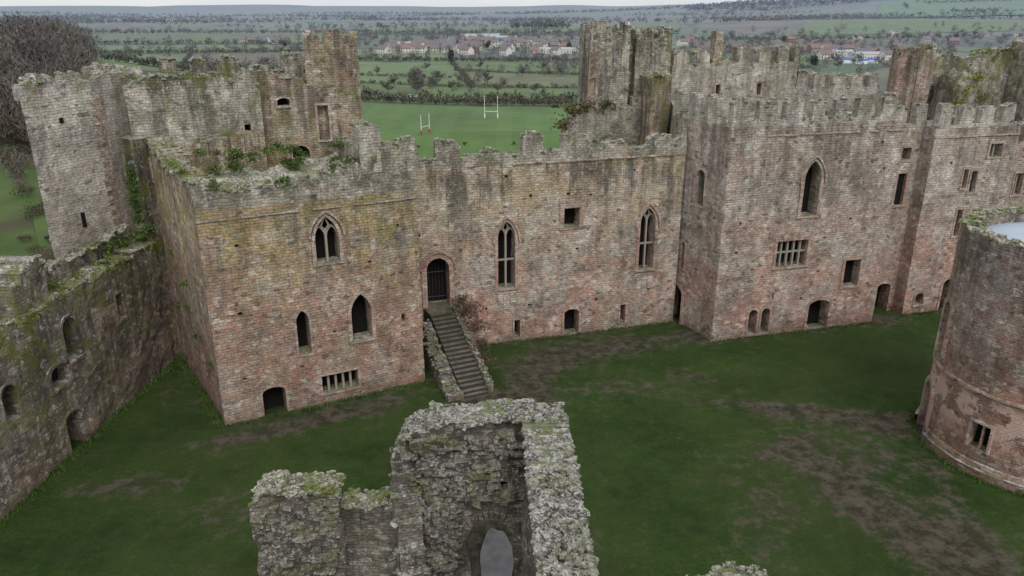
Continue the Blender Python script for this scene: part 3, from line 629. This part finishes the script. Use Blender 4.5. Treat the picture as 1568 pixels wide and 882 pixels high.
tris('ivy_growth',clump([(42,71.6,19.1,.8),(41,71.6,18,.9),(43,72.1,17.3,.7),(40.6,71.5,16.9,.6)],160),.2,leaf_mat('lichen_yellow',(.16,.15,.02),(.30,.27,.04)),1.2)
tris('wall_shrub',clump([(-3.2,52.6,4.0,1.0),(-2.7,51.7,3.2,.9),(-3.8,53.1,4.6,.8),(-2.3,50.6,2.3,.7),(-2.0,49.6,1.6,.6)],300),.10,BROWNV,3.)
P=[]
def foot(p0,p1,n,off=.15):
    for i in range(n):
        t=random.random(); dx,dy=p1[0]-p0[0],p1[1]-p0[1]; L=math.hypot(dx,dy); nx,ny=dy/L,-dx/L; o=abs(random.gauss(0,off))+.05
        P.append((p0[0]+dx*t+nx*o,p0[1]+dy*t+ny*o,.06))
foot(F0,F1,900); foot(H0,H1,900); foot(B0,B1,800); foot(C0,C1,1600,.3); foot((-25.7,54.1),F0,1000,.25); foot(E0,E1,500)
for i in range(900):
    a=random.uniform(2.2,5.2); r=R+.4+abs(random.gauss(0,.15)); P.append((CX+r*math.cos(a),CY+r*math.sin(a),.06))
tris('grass_fringe',P,.07,GRASSV,3.2,2.)
def tree_mesh(seed,h,spread=.45):
    rd=random.Random(seed); V=[];Fc=[]
    def seg(a,b,ra,rb,k=3):
        d=(b-a).normalized(); x=d.orthogonal().normalized(); y=d.cross(x); i0=len(V)
        for p,r in((a,ra),(b,rb)):
            for j in range(k): an=2*math.pi*j/k; V.append(p+(x*math.cos(an)+y*math.sin(an))*r)
        for j in range(k): Fc.append((i0+j,i0+(j+1)%k,i0+k+(j+1)%k,i0+k+j))
    def grow(a,d,l,r,lv):
        p=a
        for s in range(3):
            q=p+d*l/3; seg(p,q,r,r*.8,5 if lv==0 else 3); r*=.8; p=q
            d=(d+Vector((rd.gauss(0,.13),rd.gauss(0,.13),rd.gauss(.05,.08)))).normalized()
            if lv<3 and (s>0 or lv>0):
                for k in range(3):
                    dd=(d*.7+Vector((rd.gauss(0,.75),rd.gauss(0,.75),rd.uniform(-.1,.5)))).normalized(); grow(p,dd,l*rd.uniform(.5,.72),r*.6,lv+1)
            if lv==3:
                for k in range(2):
                    i0=len(V); dd=(d+Vector((rd.gauss(0,.7),rd.gauss(0,.7),rd.gauss(.1,.5)))).normalized(); t=p+dd*h*.07; w=dd.orthogonal()*h*.0022
                    V.extend([p-w,p+w,t]); Fc.append((i0,i0+1,i0+2))
    grow(Vector((0,0,-.3)),Vector((0,0,1)),h*.42,h*.022,0)
    me=bpy.data.meshes.new('bare_tree'); me.from_pydata([tuple(v) for v in V],[],Fc); me.materials.append(BARK); return me
TM=[tree_mesh(s,10) for s in(1,2,3)]
# ------------------------------------------------------------------ terrain
def ss(a,b,x): t=min(1,max(0,(x-a)/(b-a))); return t*t*(3-2*t)
def hgt(x,y):
    dx=max(-29.5-x,0,x-62); dy=max(-60-y,0,y-80); d=math.hypot(dx,dy); h=-20*ss(0,60,d)
    h+=26*math.exp(-(((x+250)/110)**2+((y-370)/120)**2))
    r=math.hypot(x,y)
    if r>900: h+=ss(900,2500,r)*8*noise.noise(Vector((x*.0016,y*.0016,0)))+ss(1200,3000,r)*6
    if r>2500:
        h+=ss(2500,7500,r)*(48+60*noise.noise(Vector((x*.00035,y*.00035,3)))+22*noise.noise(Vector((x*.0012,y*.0012,7))))
    h+=104*math.exp(-(((x-2300)/1350)**2+((y-3900)/1100)**2))*(1+.12*noise.noise(Vector((x*.002,y*.002,1))))
    if y>200: h+=22*math.exp(-(((x-900)/420)**2+((y-1750)/500)**2))
    return h
def axis(lo,hi,n,k):
    t=np.linspace(math.asinh(lo/k),math.asinh(hi/k),n); return k*np.sinh(t)
xs=axis(-9000,9000,230,60); ys=axis(-3000,13000,300,60)
V=[(x,y,hgt(x,y)-.06) for y in ys for x in xs]; nx=len(xs)
Fc=[(j*nx+i,j*nx+i+1,(j+1)*nx+i+1,(j+1)*nx+i) for j in range(len(ys)-1) for i in range(nx-1)]
me=bpy.data.meshes.new('ground_terrain'); me.from_pydata(V,[],Fc); me.polygons.foreach_set('use_smooth',[True]*len(Fc))
M=Mat('countryside',1.)
p2=M.vm('MULTIPLY',M.pos,(1,.5,0)); dn=M.vm('MULTIPLY',M.vm('SUBTRACT',M.noise(M.pos,.004,2,col=True),(.5,.5,.5)),(110,110,0)); pv=M.vm('ADD',p2,dn)
vo=M.vor(pv,.0052); cr,cg,cb_=M.sep(vo.outputs['Color'])[:3]
col=M.mix(M.mr(cr,.1,.9),(.08,.13,.04),(.145,.215,.07)); col=M.mix(M.mr(cg,.66,.70),col,(.19,.135,.10)); col=M.mix(M.mr(cb_,.70,.74),col,(.17,.165,.09))
col=M.mix(M.mr(M.noise(M.pos,.0022,4),.52,.58,0,.8),col,(.085,.07,.055))
ed=M.vor(pv,.0052,'DISTANCE_TO_EDGE'); col=M.mix(M.mr(ed.outputs['Distance'],.02,.035,1,0),col,(.055,.052,.035))
r=M.vm('LENGTH',M.pos,(0,0,0))
near=M.mix(M.mr(M.noise(M.pos,.05,4),.4,.6),(.05,.09,.02),(.09,.13,.04)); near=M.mix(M.mr(M.noise(M.pos,.03,3),.5,.62),near,(.075,.065,.04))
col=M.mix(M.mr(r,200,260),near,col); col=M.mix(M.mr(M.noise(M.pos,.3,4),.3,.7,0,.35),col,(.07,.09,.035))
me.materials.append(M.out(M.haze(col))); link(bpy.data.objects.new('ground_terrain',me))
mud=[(20,44.5,7,1.1,-.25,1.1),(18.3,36.5,1.8,5,.2,.9),(21.5,31,2.5,4,.2,1.),(25,43.2,2.2,1.2,0,1.6),(7.5,54.9,5.5,1.8,.3,1.1),(-11.8,44.1,5,1.0,.48,1.2),(-1.2,45.8,2.6,1.6,0,1.6),(1.5,49.5,1.8,5,-.35,.95),
     (15,57.3,1.3,1.5,0,1.),(-21,36.5,4,1,.2,.6),(2,51.3,4,1,.2,.5),(13,50,3,.8,-.6,.55),(31.7,60.5,1.5,1.5,0,.8),(-.8,30.5,2.6,4.5,0,1.5),(-17,41.3,3,.8,.3,.4),(10,42,.7,7,.5,.4),(16,40,3,1,.6,.5),(13,33,2,4,-.5,.4),(-14,34,5,2,.2,.35),(6,48,6,2,.2,.3),(22,39,3,3,0,.5),(24,36,1,5,-.2,.5)]
segs=[(F0,F1),(H0,H1),(B0,B1),((-25.7,54.1),F0),(E0,E1)]
def sd(x,y,a,b):
    ax,ay=a;bx,by=b; vx,vy=bx-ax,by-ay; t=max(0,min(1,((x-ax)*vx+(y-ay)*vy)/(vx*vx+vy*vy))); return math.hypot(x-ax-vx*t,y-ay-vy*t)
gx=np.arange(-29,60,.5); gy=np.arange(-20,76,.5); V=[];mk=[]
for y in gy:
    for x in gx:
        m=0
        for (cx,cy,rx,ry,an,s) in mud:
            dx,dy=x-cx,y-cy; c_,s_=math.cos(an),math.sin(an); q=((dx*c_+dy*s_)/rx)**2+((-dx*s_+dy*c_)/ry)**2
            if q<6: m+=s*math.exp(-q)
        dd=min(sd(x,y,a,b) for a,b in segs); m+=.55*math.exp(-(dd/.8)**2)
        V.append((x,y,.06*noise.noise(Vector((x*.15,y*.15,0)))+.06)); mk.append(min(m,1.4))
nx=len(gx); Fc=[(j*nx+i,j*nx+i+1,(j+1)*nx+i+1,(j+1)*nx+i) for j in range(len(gy)-1) for i in range(nx-1)]
me=bpy.data.meshes.new('courtyard_lawn'); me.from_pydata(V,[],Fc); me.polygons.foreach_set('use_smooth',[True]*len(Fc))
at_=me.attributes.new('mud','FLOAT','POINT'); at_.data.foreach_set('value',mk)
M=Mat('lawn',.95); A=M.t.nodes.new('ShaderNodeAttribute'); A.attribute_name='mud'
n1=M.noise(M.pos,.18,5,.6); n2=M.noise(M.pos,1.1,6,.75); n3=M.noise(M.pos,6,5,.85); n4=M.noise(M.pos,.09,3,.5)
g=M.mix(M.mr(n1,.4,.6),(.023,.055,.008),(.046,.098,.014)); g=M.mix(M.mr(n2,.42,.62,0,.55),g,(.070,.105,.024)); g=M.mix(M.mr(n3,.42,.62,0,.65),g,(.018,.036,.007)); g=M.mix(M.mr(n4,.45,.6,0,.35),g,(.055,.07,.02))
ml=M.math('ADD',M.math('MULTIPLY',A.outputs['Fac'],1.35),M.math('ADD',M.math('MULTIPLY',M.math('SUBTRACT',n2,.5),3.0),M.math('MULTIPLY',M.math('SUBTRACT',n1,.5),2.2)))
mf=M.mr(ml,.3,1.05,0,.85); mc=M.mix(M.mr(n2,.42,.58),(.042,.032,.024),(.13,.108,.085))
g=M.mix(mf,g,mc); g=M.mix(M.math('MULTIPLY',M.mr(M.noise(M.pos,.5,5,.75),.55,.66),.4),g,(.07,.062,.035))
M.bump(M.math('ADD',n3,M.math('MULTIPLY',n2,2.)),.9,.14); me.materials.append(M.out(g)); link(bpy.data.objects.new('courtyard_lawn',me))
bm=bmesh.new(); vs=[]
for i in range(36):
    a=2*math.pi*i/36; k=1+.07*math.sin(3*a+1)+.04*math.sin(7*a); vs.append(bm.verts.new((-.75+.8*k*math.cos(a),29.9+2.7*k*math.sin(a),.14)))
bm.faces.new(vs); PM=Mat('puddle_water',.05); PM.b.inputs['Specular IOR Level'].default_value=.9
PM.put(PM.b.inputs['Roughness'],PM.mr(PM.noise(PM.pos,1.5,4),.4,.65,.03,.35))
mkobj('puddle',bm,[PM.out(PM.mix(PM.mr(PM.noise(PM.pos,1.3,4),.4,.6),(.04,.042,.05),(.10,.09,.085)))])
# ---- explicit fields
def field(name,pts,col,z=.15,stripes=0):
    bm=bmesh.new(); N=14; (a,b,c,d)=[Vector(p) for p in pts]; G=[]
    for j in range(N+1):
        row=[]
        for i in range(N+1):
            s,t=i/N,j/N; p=(a*(1-s)+b*s)*(1-t)+(d*(1-s)+c*s)*t; row.append(bm.verts.new((p.x,p.y,hgt(p.x,p.y)+z)))
        G.append(row)
    for j in range(N):
        for i in range(N): bm.faces.new((G[j][i],G[j][i+1],G[j+1][i+1],G[j+1][i]))
    M=Mat('field_'+name,1.); n=M.noise(M.pos,.03,4); c=M.mix(M.mr(n,.35,.65),tuple(v*.8 for v in col),tuple(v*1.2 for v in col)); c=M.mix(M.mr(M.noise(M.pos,.3,5,.7),.42,.65,0,.35),c,(.10,.11,.05))
    if stripes:
        w=M.math('FRACT',M.math('MULTIPLY',M.xyz[0],1/12.)); c=M.mix(M.mr(w,.49,.51,0,.12),c,(.16,.24,.08))
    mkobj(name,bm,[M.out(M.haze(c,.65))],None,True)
def W(px,Y): return ((px-784)*Y/1235,Y)
GR=(.105,.165,.05); GR2=(.13,.19,.065); OL=(.14,.15,.07); BR=(.17,.125,.09)
field('rugby_pitch',[W(470,240),W(960,240),W(865,378),W(568,378)],(.09,.165,.045),.2,1)
field('meadow',[W(540,405),W(900,405),W(905,470),W(545,490)],GR,.2)
field('meadow',[W(545,500),W(720,480),W(690,690),W(545,720)],GR2,.2)
field('meadow',[W(720,480),W(905,475),W(900,560),W(705,600)],OL,.25)
field('meadow',[W(700,610),W(900,575),W(900,700),W(695,720)],GR,.2)
field('meadow',[W(548,730),W(690,730),W(680,930),W(560,950)],GR2,.2)
field('meadow',[W(120,640),W(270,640),W(290,830),W(140,830)],GR2,.2)
field('meadow',[W(130,430),W(460,430),W(460,610),W(110,610)],GR,.2)
field('ploughed_field',[W(290,690),W(470,690),W(480,860),W(300,860)],BR,.2)
field('meadow',[W(140,850),W(440,880),W(430,1050),W(150,1050)],GR2,.2)
field('meadow',[W(120,1080),W(540,1080),W(540,1500),W(130,1450)],GR,.4)
field('meadow',[W(560,1500),W(1040,1450),W(1040,2100),W(560,2000)],GR2,.6)
field('meadow',[W(-10,95),W(62,95),W(62,170),W(-10,170)],(.07,.12,.03),.2)
field('meadow',[W(1040,640),W(1240,640),W(1250,820),W(1050,820)],GR2,.2)
field('ploughed_field',[W(1050,900),W(1300,900),W(1330,1150),W(1060,1150)],(.17,.11,.08),.2)
field('meadow',[W(1200,1300),W(1560,1300),W(1560,1800),W(1240,1800)],GR2,.4)
field('hill_pasture',[W(1330,2500),W(1590,2500),W(1560,3300),W(1340,3300)],(.11,.22,.06),2)
field('hill_pasture',[W(1140,2400),W(1310,2400),W(1300,2900),W(1160,2900)],(.18,.17,.09),2)
bm=bmesh.new()
for (x0,x1,y0,y1) in((-55,20,341,341.5),(-55,20,300,300.4),(20,20.4,250,350),(-55,-54.6,250,350)):
    z=hgt((x0+x1)/2,(y0+y1)/2)+.3; bm.faces.new([bm.verts.new(p) for p in((x0,y0,z),(x1,y0,z),(x1,y1,z),(x0,y1,z))])
mkobj('pitch_markings',bm,[simple('pitch_chalk',(.22,.30,.17))])
WHITE=simple('white_paint',(.8,.8,.8),.4,.03); REDP=simple('red_paint',(.5,.04,.03),.4,.1)
def goal(x,y,mat,h=9.5,ang=0,pad=None):
    e=bmesh.new(); z=hgt(x,y)
    for dx in(-2.8,2.8):
        m=Matrix.Translation((x+dx*math.cos(ang),y+dx*math.sin(ang),z+h/2)); bmesh.ops.create_cone(e,cap_ends=True,segments=8,radius1=.14,radius2=.10,depth=h,matrix=m)
        r=bmesh.ops.create_cone(e,cap_ends=True,segments=8,radius1=.3,radius2=.3,depth=1.8,matrix=Matrix.Translation((x+dx*math.cos(ang),y+dx*math.sin(ang),z+.9)))
        for v in r['verts']:
            for f in v.link_faces: f.material_index=1
    m=Matrix.Translation((x,y,z+3))@Matrix.Rotation(ang,4,'Z')@Matrix.Rotation(math.pi/2,4,'Y'); bmesh.ops.create_cone(e,cap_ends=True,segments=8,radius1=.1,radius2=.1,depth=5.6,matrix=m)
    mkobj('rugby_goal_posts',e,[mat,pad or mat])
goal(*W(751,338),WHITE); goal(*W(646,292),WHITE,7.5,1.1,REDP)
# ---- mass trees
def mass(name,C,H,k,mat,sz=.085,el=2.2,wid=.36):
    C=np.asarray(C,float); H=np.asarray(H,float); n=len(C); idx=np.repeat(np.arange(n),k)
    d=rng.normal(size=(len(idx),3)); d/=np.linalg.norm(d,axis=1)[:,None]; rr=rng.random(len(idx))**.45
    asp=rng.uniform(.8,1.35,n)[idx]; lean=rng.normal(size=(n,3))*.08; 
    P=C[idx]+d*rr[:,None]*np.stack([H[idx]*wid*asp,H[idx]*wid*asp,H[idx]*.42],1)+np.stack([0*H[idx],0*H[idx],H[idx]*.56],1)+lean[idx]*H[idx][:,None]*(d[:,2:3]+1)
    return tris(name,P,H[idx]*sz*rng.uniform(.6,1.4,len(idx)),mat,el,.6)
def scat(x0,x1,Y0,Y1,n,h0,h1):
    C=[];H=[]
    for i in range(n):
        Y=random.uniform(Y0,Y1); x,y=W(random.uniform(x0,x1),Y); C.append((x,y,hgt(x,y)-.5)); H.append(random.uniform(h0,h1))
    return C,H
def line(pts,sp,h0,h1,j=2.):
    C=[];H=[]
    for a,b in zip(pts[:-1],pts[1:]):
        L=math.dist(a,b); m=max(1,int(L/sp))
        for i in range(m):
            t=(i+random.random())/m; x=a[0]+(b[0]-a[0])*t+random.gauss(0,j); y=a[1]+(b[1]-a[1])*t+random.gauss(0,j); C.append((x,y,hgt(x,y)-.4)); H.append(random.uniform(h0,h1))
    return C,H
WOODL=leaf_mat('woodland_twigs',(.09,.075,.062),(.18,.15,.12),True,.06)
C,H=scat(-60,128,230,470,520,11,17); mass('winter_woodland',C,H,190,WOODL,.030,5.5,.36)
C,H=scat(-40,50,190,240,20,4,8); mass('winter_woodland',C,H,160,WOODL,.05,3,.45)
C,H=scat(-30,62,60,190,34,2,4.5); mass('slope_scrub',C,H,220,HEDGE,.05,2.5,.6)
allC=[];allH=[]
def add(t): allC.extend(t[0]); allH.extend(t[1])
HC=[];HH=[]
def hed(pts,h0=2,h1=3.5,sp=1.6): 
    t=line(pts,sp,h0,h1,.6); HC.extend(t[0]); HH.extend(t[1])
hed([W(545,388),W(870,384)],3,5,1.2); hed([W(545,398),W(900,398)],3,6,2)
hed([W(545,495),W(720,475),W(905,470)]); hed([W(705,600),W(720,480)]); hed([W(690,725),W(700,605),W(905,565)]); hed([W(545,725),W(905,710)],3,6)
hed([W(100,620),W(470,620)],3,5); hed([W(270,640),W(290,840)]); hed([W(130,840),W(480,870)],3,6); hed([W(100,425),W(470,425)],3,6); hed([W(540,560),W(690,540)]); hed([W(0,92),W(64,92)],1.2,2); hed([W(-5,172),W(64,176)],2,4)
hed([W(1040,630),W(1250,630)],3,6,2);hed([W(1040,830),W(1340,830)],3,7,3); hed([W(1040,1160),W(1500,1180)],4,8,5); hed([W(120,1065),W(545,1065)],4,7,4); hed([W(130,1480),W(560,1520)],5,9,6); hed([W(560,1480),W(1040,1440)],5,9,6)
mass('hedgerow',HC,HH,34,HEDGE,.16,1.6,.55)
add(line([W(545,395),W(900,395)],16,5,8)); add(scat(600,800,430,560,16,5,9)); add(line([W(700,605),W(900,570)],12,5,8)); add(scat(810,905,560,760,36,5,9)); add(scat(560,905,740,900,44,6,10)); add(line([W(545,725),W(905,712)],12,6,10))
add(scat(545,905,930,1400,210,7,12)); add(line([W(140,620),W(480,625)],14,7,11)); add(scat(130,480,840,900,30,8,12)); add(scat(300,560,600,680,16,7,11)); add(line([W(120,425),W(480,425)],13,5,9))
add(scat(1040,1560,560,900,110,7,12)); add(scat(1000,1570,900,1400,160,8,12)); add(line([W(120,1065),W(545,1065)],14,8,12)); add(line([W(1040,1160),W(1500,1180)],12,8,13)); add(line([W(130,1480),W(1040,1450)],10,9,14)); add(scat(450,1040,1400,1500,80,9,13))
mass('distant_trees',allC,allH,90,BARKF,.055,3.2)
C=[];H=[]
for i in range(60):
    Y=random.uniform(1900,4200); px=random.uniform(-80,1650); x,y=W(px,Y); a=random.choice([0,0,.15,-.2,1.2]); L=random.uniform(150,600)
    t=line([(x,y),(x+L*math.cos(a),y+L*math.sin(a))],9,7,13,5); C+=t[0]; H+=t[1]
for i in range(34):
    Y=random.uniform(1800,4200); x,y=W(random.uniform(-50,1600),Y); sx=random.uniform(60,220)
    for k in range(70): xx=x+random.gauss(0,sx); yy=y+random.gauss(0,40); C.append((xx,yy,hgt(xx,yy))); H.append(random.uniform(10,15))
mass('distant_trees',C,H,14,BARKF,.2,1.6,.5)
C,H=scat(1050,1330,3300,3900,420,14,20); c2,h2=scat(1560,1700,3000,3800,120,14,20); mass('hill_woods',C+c2,H+h2,12,BARKF,.3,1.2,.5)
C,H=scat(785,870,1700,1850,60,14,20); mass('hill_woods',C,H,40,EVG,.14,1.3)
C=[];H=[]
for px,Y in((1255,640),(1251,642),(690,690),(709,940),(745,930),(436,980),(1160,760),(1200,1100),(870,880)): x,y=W(px,Y); C.append((x,y,hgt(x,y))); H.append(random.uniform(9,12))
mass('evergreen_trees',C,H,420,EVG,.09,1.5,.24)
spots=[(600,470,9),(590,430,8),(668,520,9),(700,500,9),(720,455,8),(745,500,10),(770,470,9),(650,600,9),(735,620,9),(800,560,9),(830,600,10),(860,560,9),(575,560,9),(20,130,9),(45,150,8),(8,100,7),(30,90,5),(52,210,10),(160,520,11),(210,560,10),(250,540,10),(340,620,11),(400,640,11),(440,600,10),(15,70,5),(50,75,4),(660,470,9),(690,450,8),(760,440,8),(820,440,8),(1100,640,11),(1180,660,11),(1290,620,10)]
for i,(px,Y,h) in enumerate(spots):
    x,y=W(px,Y); o=link(bpy.data.objects.new('bare_tree',TM[i%3])); o.location=(x,y,hgt(x,y)-.2); o.scale=(h/10*1.15,h/10*1.15,h/10); o.rotation_euler[2]=random.uniform(0,6)
x,y=W(636,432); mass('oak_tree',[(x,y,hgt(x,y))],[12],1100,BARKF,.03,4,.42)
# ---- houses
WM=[simple('render_white',(.68,.66,.62),.8,.05,.3),simple('brick_red',(.30,.15,.11),.9,.1,.3,True),simple('render_cream',(.54,.49,.40),.8,.05,.3,True)]
RM=[simple('roof_slate',(.13,.13,.14),.7,.1,.3,True),simple('roof_tile',(.24,.12,.08),.8,.1,.3,True),simple('roof_brown',(.17,.12,.10),.8,.1,.3,True),simple('roof_metal_pale',(.45,.46,.46),.6,.1,.3,True)]
GL=simple('window_glass_dark',(.03,.04,.05),.2)
def house(x,y,w,d,h,rot,wi,ri,name='village_house'):
    bm=bmesh.new(); rh=d*(.42 if name=='village_house' else .15)
    def bx(x0,x1,y0,y1,z0,z1,mi):
        vs=[bm.verts.new((a,b,c)) for a in(x0,x1) for b in(y0,y1) for c in(z0,z1)]
        for q in((0,1,3,2),(4,6,7,5),(0,4,5,1),(2,3,7,6),(0,2,6,4),(1,5,7,3)): bm.faces.new([vs[i] for i in q]).material_index=mi
    bx(-w/2,w/2,-d/2,d/2,-1,h,0)
    A=[bm.verts.new(p) for p in((-w/2,-d/2,h),(-w/2,d/2,h),(-w/2,0,h+rh),(w/2,-d/2,h),(w/2,d/2,h),(w/2,0,h+rh))]
    bm.faces.new((A[0],A[1],A[2])).material_index=0; bm.faces.new((A[3],A[5],A[4])).material_index=0
    ov=.4
    for s in(-1,1):
        q=[(-w/2-ov,s*(d/2+ov),h-ov*rh/(d/2)),(w/2+ov,s*(d/2+ov),h-ov*rh/(d/2)),(w/2+ov,0,h+rh+.06),(-w/2-ov,0,h+rh+.06)]
        bm.faces.new([bm.verts.new(p) for p in q]).material_index=1
    if name=='village_house': bx(w/2-1.4,w/2-.6,-.4,.4,h+rh-.8,h+rh+1.2,2)
    n=max(2,int(w/3))
    for s in(-1,1):
        for fl in range(2 if h>4 and name=='village_house' else 1):
            for i in range(n):
                cx=-w/2+w*(i+.5)/n; z=1.+fl*2.6
                bx(cx-.55,cx+.55,s*(d/2)-.05,s*(d/2)+.05,z,z+1.2,3)
    bx(-.45,.45,-d/2-.06,-d/2,0,.9,3)
    o=mkobj(name,bm,[WM[wi],RM[ri],WM[1],GL]); o.location=(x,y,hgt(x,y)); o.rotation_euler[2]=rot
for i in range(80):
    px=random.choice([random.uniform(580,730),random.uniform(700,890),random.uniform(650,895)]); Y=random.uniform(820,1150) if px>690 else random.uniform(850,1020)
    x,y=W(px,Y); house(x,y,random.uniform(8,15),random.uniform(7,9),random.uniform(4.8,5.6),random.gauss(.1,.5),random.choice([0,0,0,1,2]),random.choice([0,1,2,2]))
for i in range(14): x,y=W(random.uniform(365,440),random.uniform(1065,1150)); house(x,y,12,8,5.2,random.gauss(0,.4),random.choice([0,0,1,2]),random.choice([0,2]))
for px,Y,w,d,h in((735,1250,60,22,5),(770,1180,40,16,5),(850,860,34,14,4),(1330,760,30,14,4.5),(1290,800,26,12,4.5),(620,1000,22,9,5)):
    x,y=W(px,Y); house(x,y,w,d,h,.15,0,3,'farm_shed')
for i in range(14): x,y=W(random.uniform(1225,1400),random.uniform(740,900)); house(x,y,12,8,5,random.gauss(0,.4),random.choice([0,1,2]),random.choice([0,1,2]))
for i in range(14): x,y=W(random.uniform(1040,1560),random.uniform(950,1300)); house(x,y,12,8,5,random.gauss(0,.4),random.choice([0,1,2]),random.choice([0,1,2]))
def car(x,y,rot,col):
    bm=bmesh.new()
    prof=[(-2.1,.35),(-2.15,.85),(-1.4,.98),(-.9,1.45),(.7,1.48),(1.5,1.0),(2.1,.85),(2.15,.35)]
    A=[bm.verts.new((u,-.85,z)) for u,z in prof]; B=[bm.verts.new((u,.85,z)) for u,z in prof]; bm.faces.new(A); bm.faces.new(B[::-1])
    for i in range(8): f=bm.faces.new((A[(i+1)%8],A[i],B[i],B[(i+1)%8])); f.material_index=1 if i in(2,4) else 0
    for s in(-1,1):
        q=[(-1.2,1.0),(-.85,1.38),(.65,1.4),(1.2,1.02)]; bm.faces.new([bm.verts.new((u,s*.87,z)) for u,z in q]).material_index=1
        for u in(-1.3,1.35):
            r=bmesh.ops.create_cone(bm,cap_ends=True,segments=12,radius1=.33,radius2=.33,depth=.22,matrix=Matrix.Translation((u,s*.8,.33))@Matrix.Rotation(math.pi/2,4,'X'))
            for v in r['verts']:
                for f in v.link_faces: f.material_index=2
    bmesh.ops.recalc_face_normals(bm,faces=bm.faces[:]); o=mkobj('parked_car',bm,[col,GL,IRON]); o.location=(x,y,hgt(x,y)+.2); o.rotation_euler[2]=rot
BLUE=simple('blue_canvas',(.05,.16,.45),.6,.1); SILV=simple('silver_paint',(.45,.46,.48),.3)
for px,Y,c in((625,412,WHITE),(629,413,SILV),(735,395,SILV),(853,376,IRON),(30,150,SILV),(24,152,IRON),(640,955,WHITE),(660,950,REDP),(700,925,WHITE),(715,925,SILV)): x,y=W(px,Y); car(x,y,random.uniform(-.4,.4),c)
for px,Y in((1325,690),(1300,700),(1340,700)):
    x,y=W(px,Y); bm=bmesh.new(); w,d,h=9,5,2.6
    vs=[bm.verts.new((a,b,c)) for a in(-w/2,w/2) for b in(-d/2,d/2) for c in(0,h)]
    for q in((0,1,3,2),(4,6,7,5),(0,4,5,1),(2,3,7,6)): bm.faces.new([vs[i] for i in q])
    r1=bm.verts.new((-w/2+1,0,h+1.6)); r2=bm.verts.new((w/2-1,0,h+1.6))
    for q in((vs[1],vs[5],r2,r1),(vs[7],vs[3],r1,r2),(vs[3],vs[1],r1),(vs[5],vs[7],r2)): bm.faces.new(q).material_index=1
    o=mkobj('marquee_tent',bm,[WHITE,BLUE]); o.location=(x,y,hgt(x,y))
# ================================================================== LIGHT
w=bpy.data.worlds.new('World'); SC.world=w; w.use_nodes=True; nt=w.node_tree; bg=nt.nodes['Background']
sky=nt.nodes.new('ShaderNodeTexSky'); sky.sky_type='NISHITA'; sky.sun_disc=False; sky.sun_elevation=math.radians(48); sky.sun_rotation=math.radians(165); sky.dust_density=2
hs=nt.nodes.new('ShaderNodeHueSaturation'); hs.inputs['Saturation'].default_value=.35
tc=nt.nodes.new('ShaderNodeTexCoord'); mp=nt.nodes.new('ShaderNodeMapping'); mp.inputs['Scale'].default_value=(1,1,4); cn=nt.nodes.new('ShaderNodeTexNoise'); cn.inputs['Scale'].default_value=2.5; cn.inputs['Detail'].default_value=5
cr_=nt.nodes.new('ShaderNodeValToRGB'); cr_.color_ramp.elements[0].position=.35; cr_.color_ramp.elements[0].color=(.80,.84,.90,1); cr_.color_ramp.elements[1].position=.65; cr_.color_ramp.elements[1].color=(.99,.99,.99,1)
sc_=nt.nodes.new('ShaderNodeVectorMath'); sc_.operation='SCALE'; sc_.inputs['Scale'].default_value=8.2
mx=nt.nodes.new('ShaderNodeMix'); mx.data_type='RGBA'; mx.inputs[0].default_value=.8
L=nt.links.new; L(tc.outputs['Generated'],mp.inputs[0]); L(mp.outputs[0],cn.inputs['Vector']); L(cn.outputs[0],cr_.inputs[0]); L(cr_.outputs[0],sc_.inputs[0])
L(sky.outputs[0],hs.inputs['Color']); L(hs.outputs[0],mx.inputs[6]); L(sc_.outputs[0],mx.inputs[7]); L(mx.outputs[2],bg.inputs['Color']); bg.inputs['Strength'].default_value=.12
sl=bpy.data.lights.new('overcast_sun','SUN'); sl.energy=1.35; sl.angle=math.radians(30); sl.color=(1,.97,.93)
so=link(bpy.data.objects.new('overcast_sun',sl)); az=math.radians(165); el=math.radians(48)
dv=Vector((math.sin(az)*math.cos(el),math.cos(az)*math.cos(el),math.sin(el))); so.rotation_euler=dv.to_track_quat('Z','Y').to_euler()
SC.view_settings.view_transform='Standard'; SC.view_settings.look='None'; SC.view_settings.exposure=0
cd=bpy.data.cameras.new('Camera'); cd.lens=27; cd.sensor_width=36; cd.clip_end=30000; cd.clip_start=.1
co=link(bpy.data.objects.new('Camera',cd)); co.location=(0,0,25); co.rotation_euler=(math.radians(70),0,0); SC.camera=co
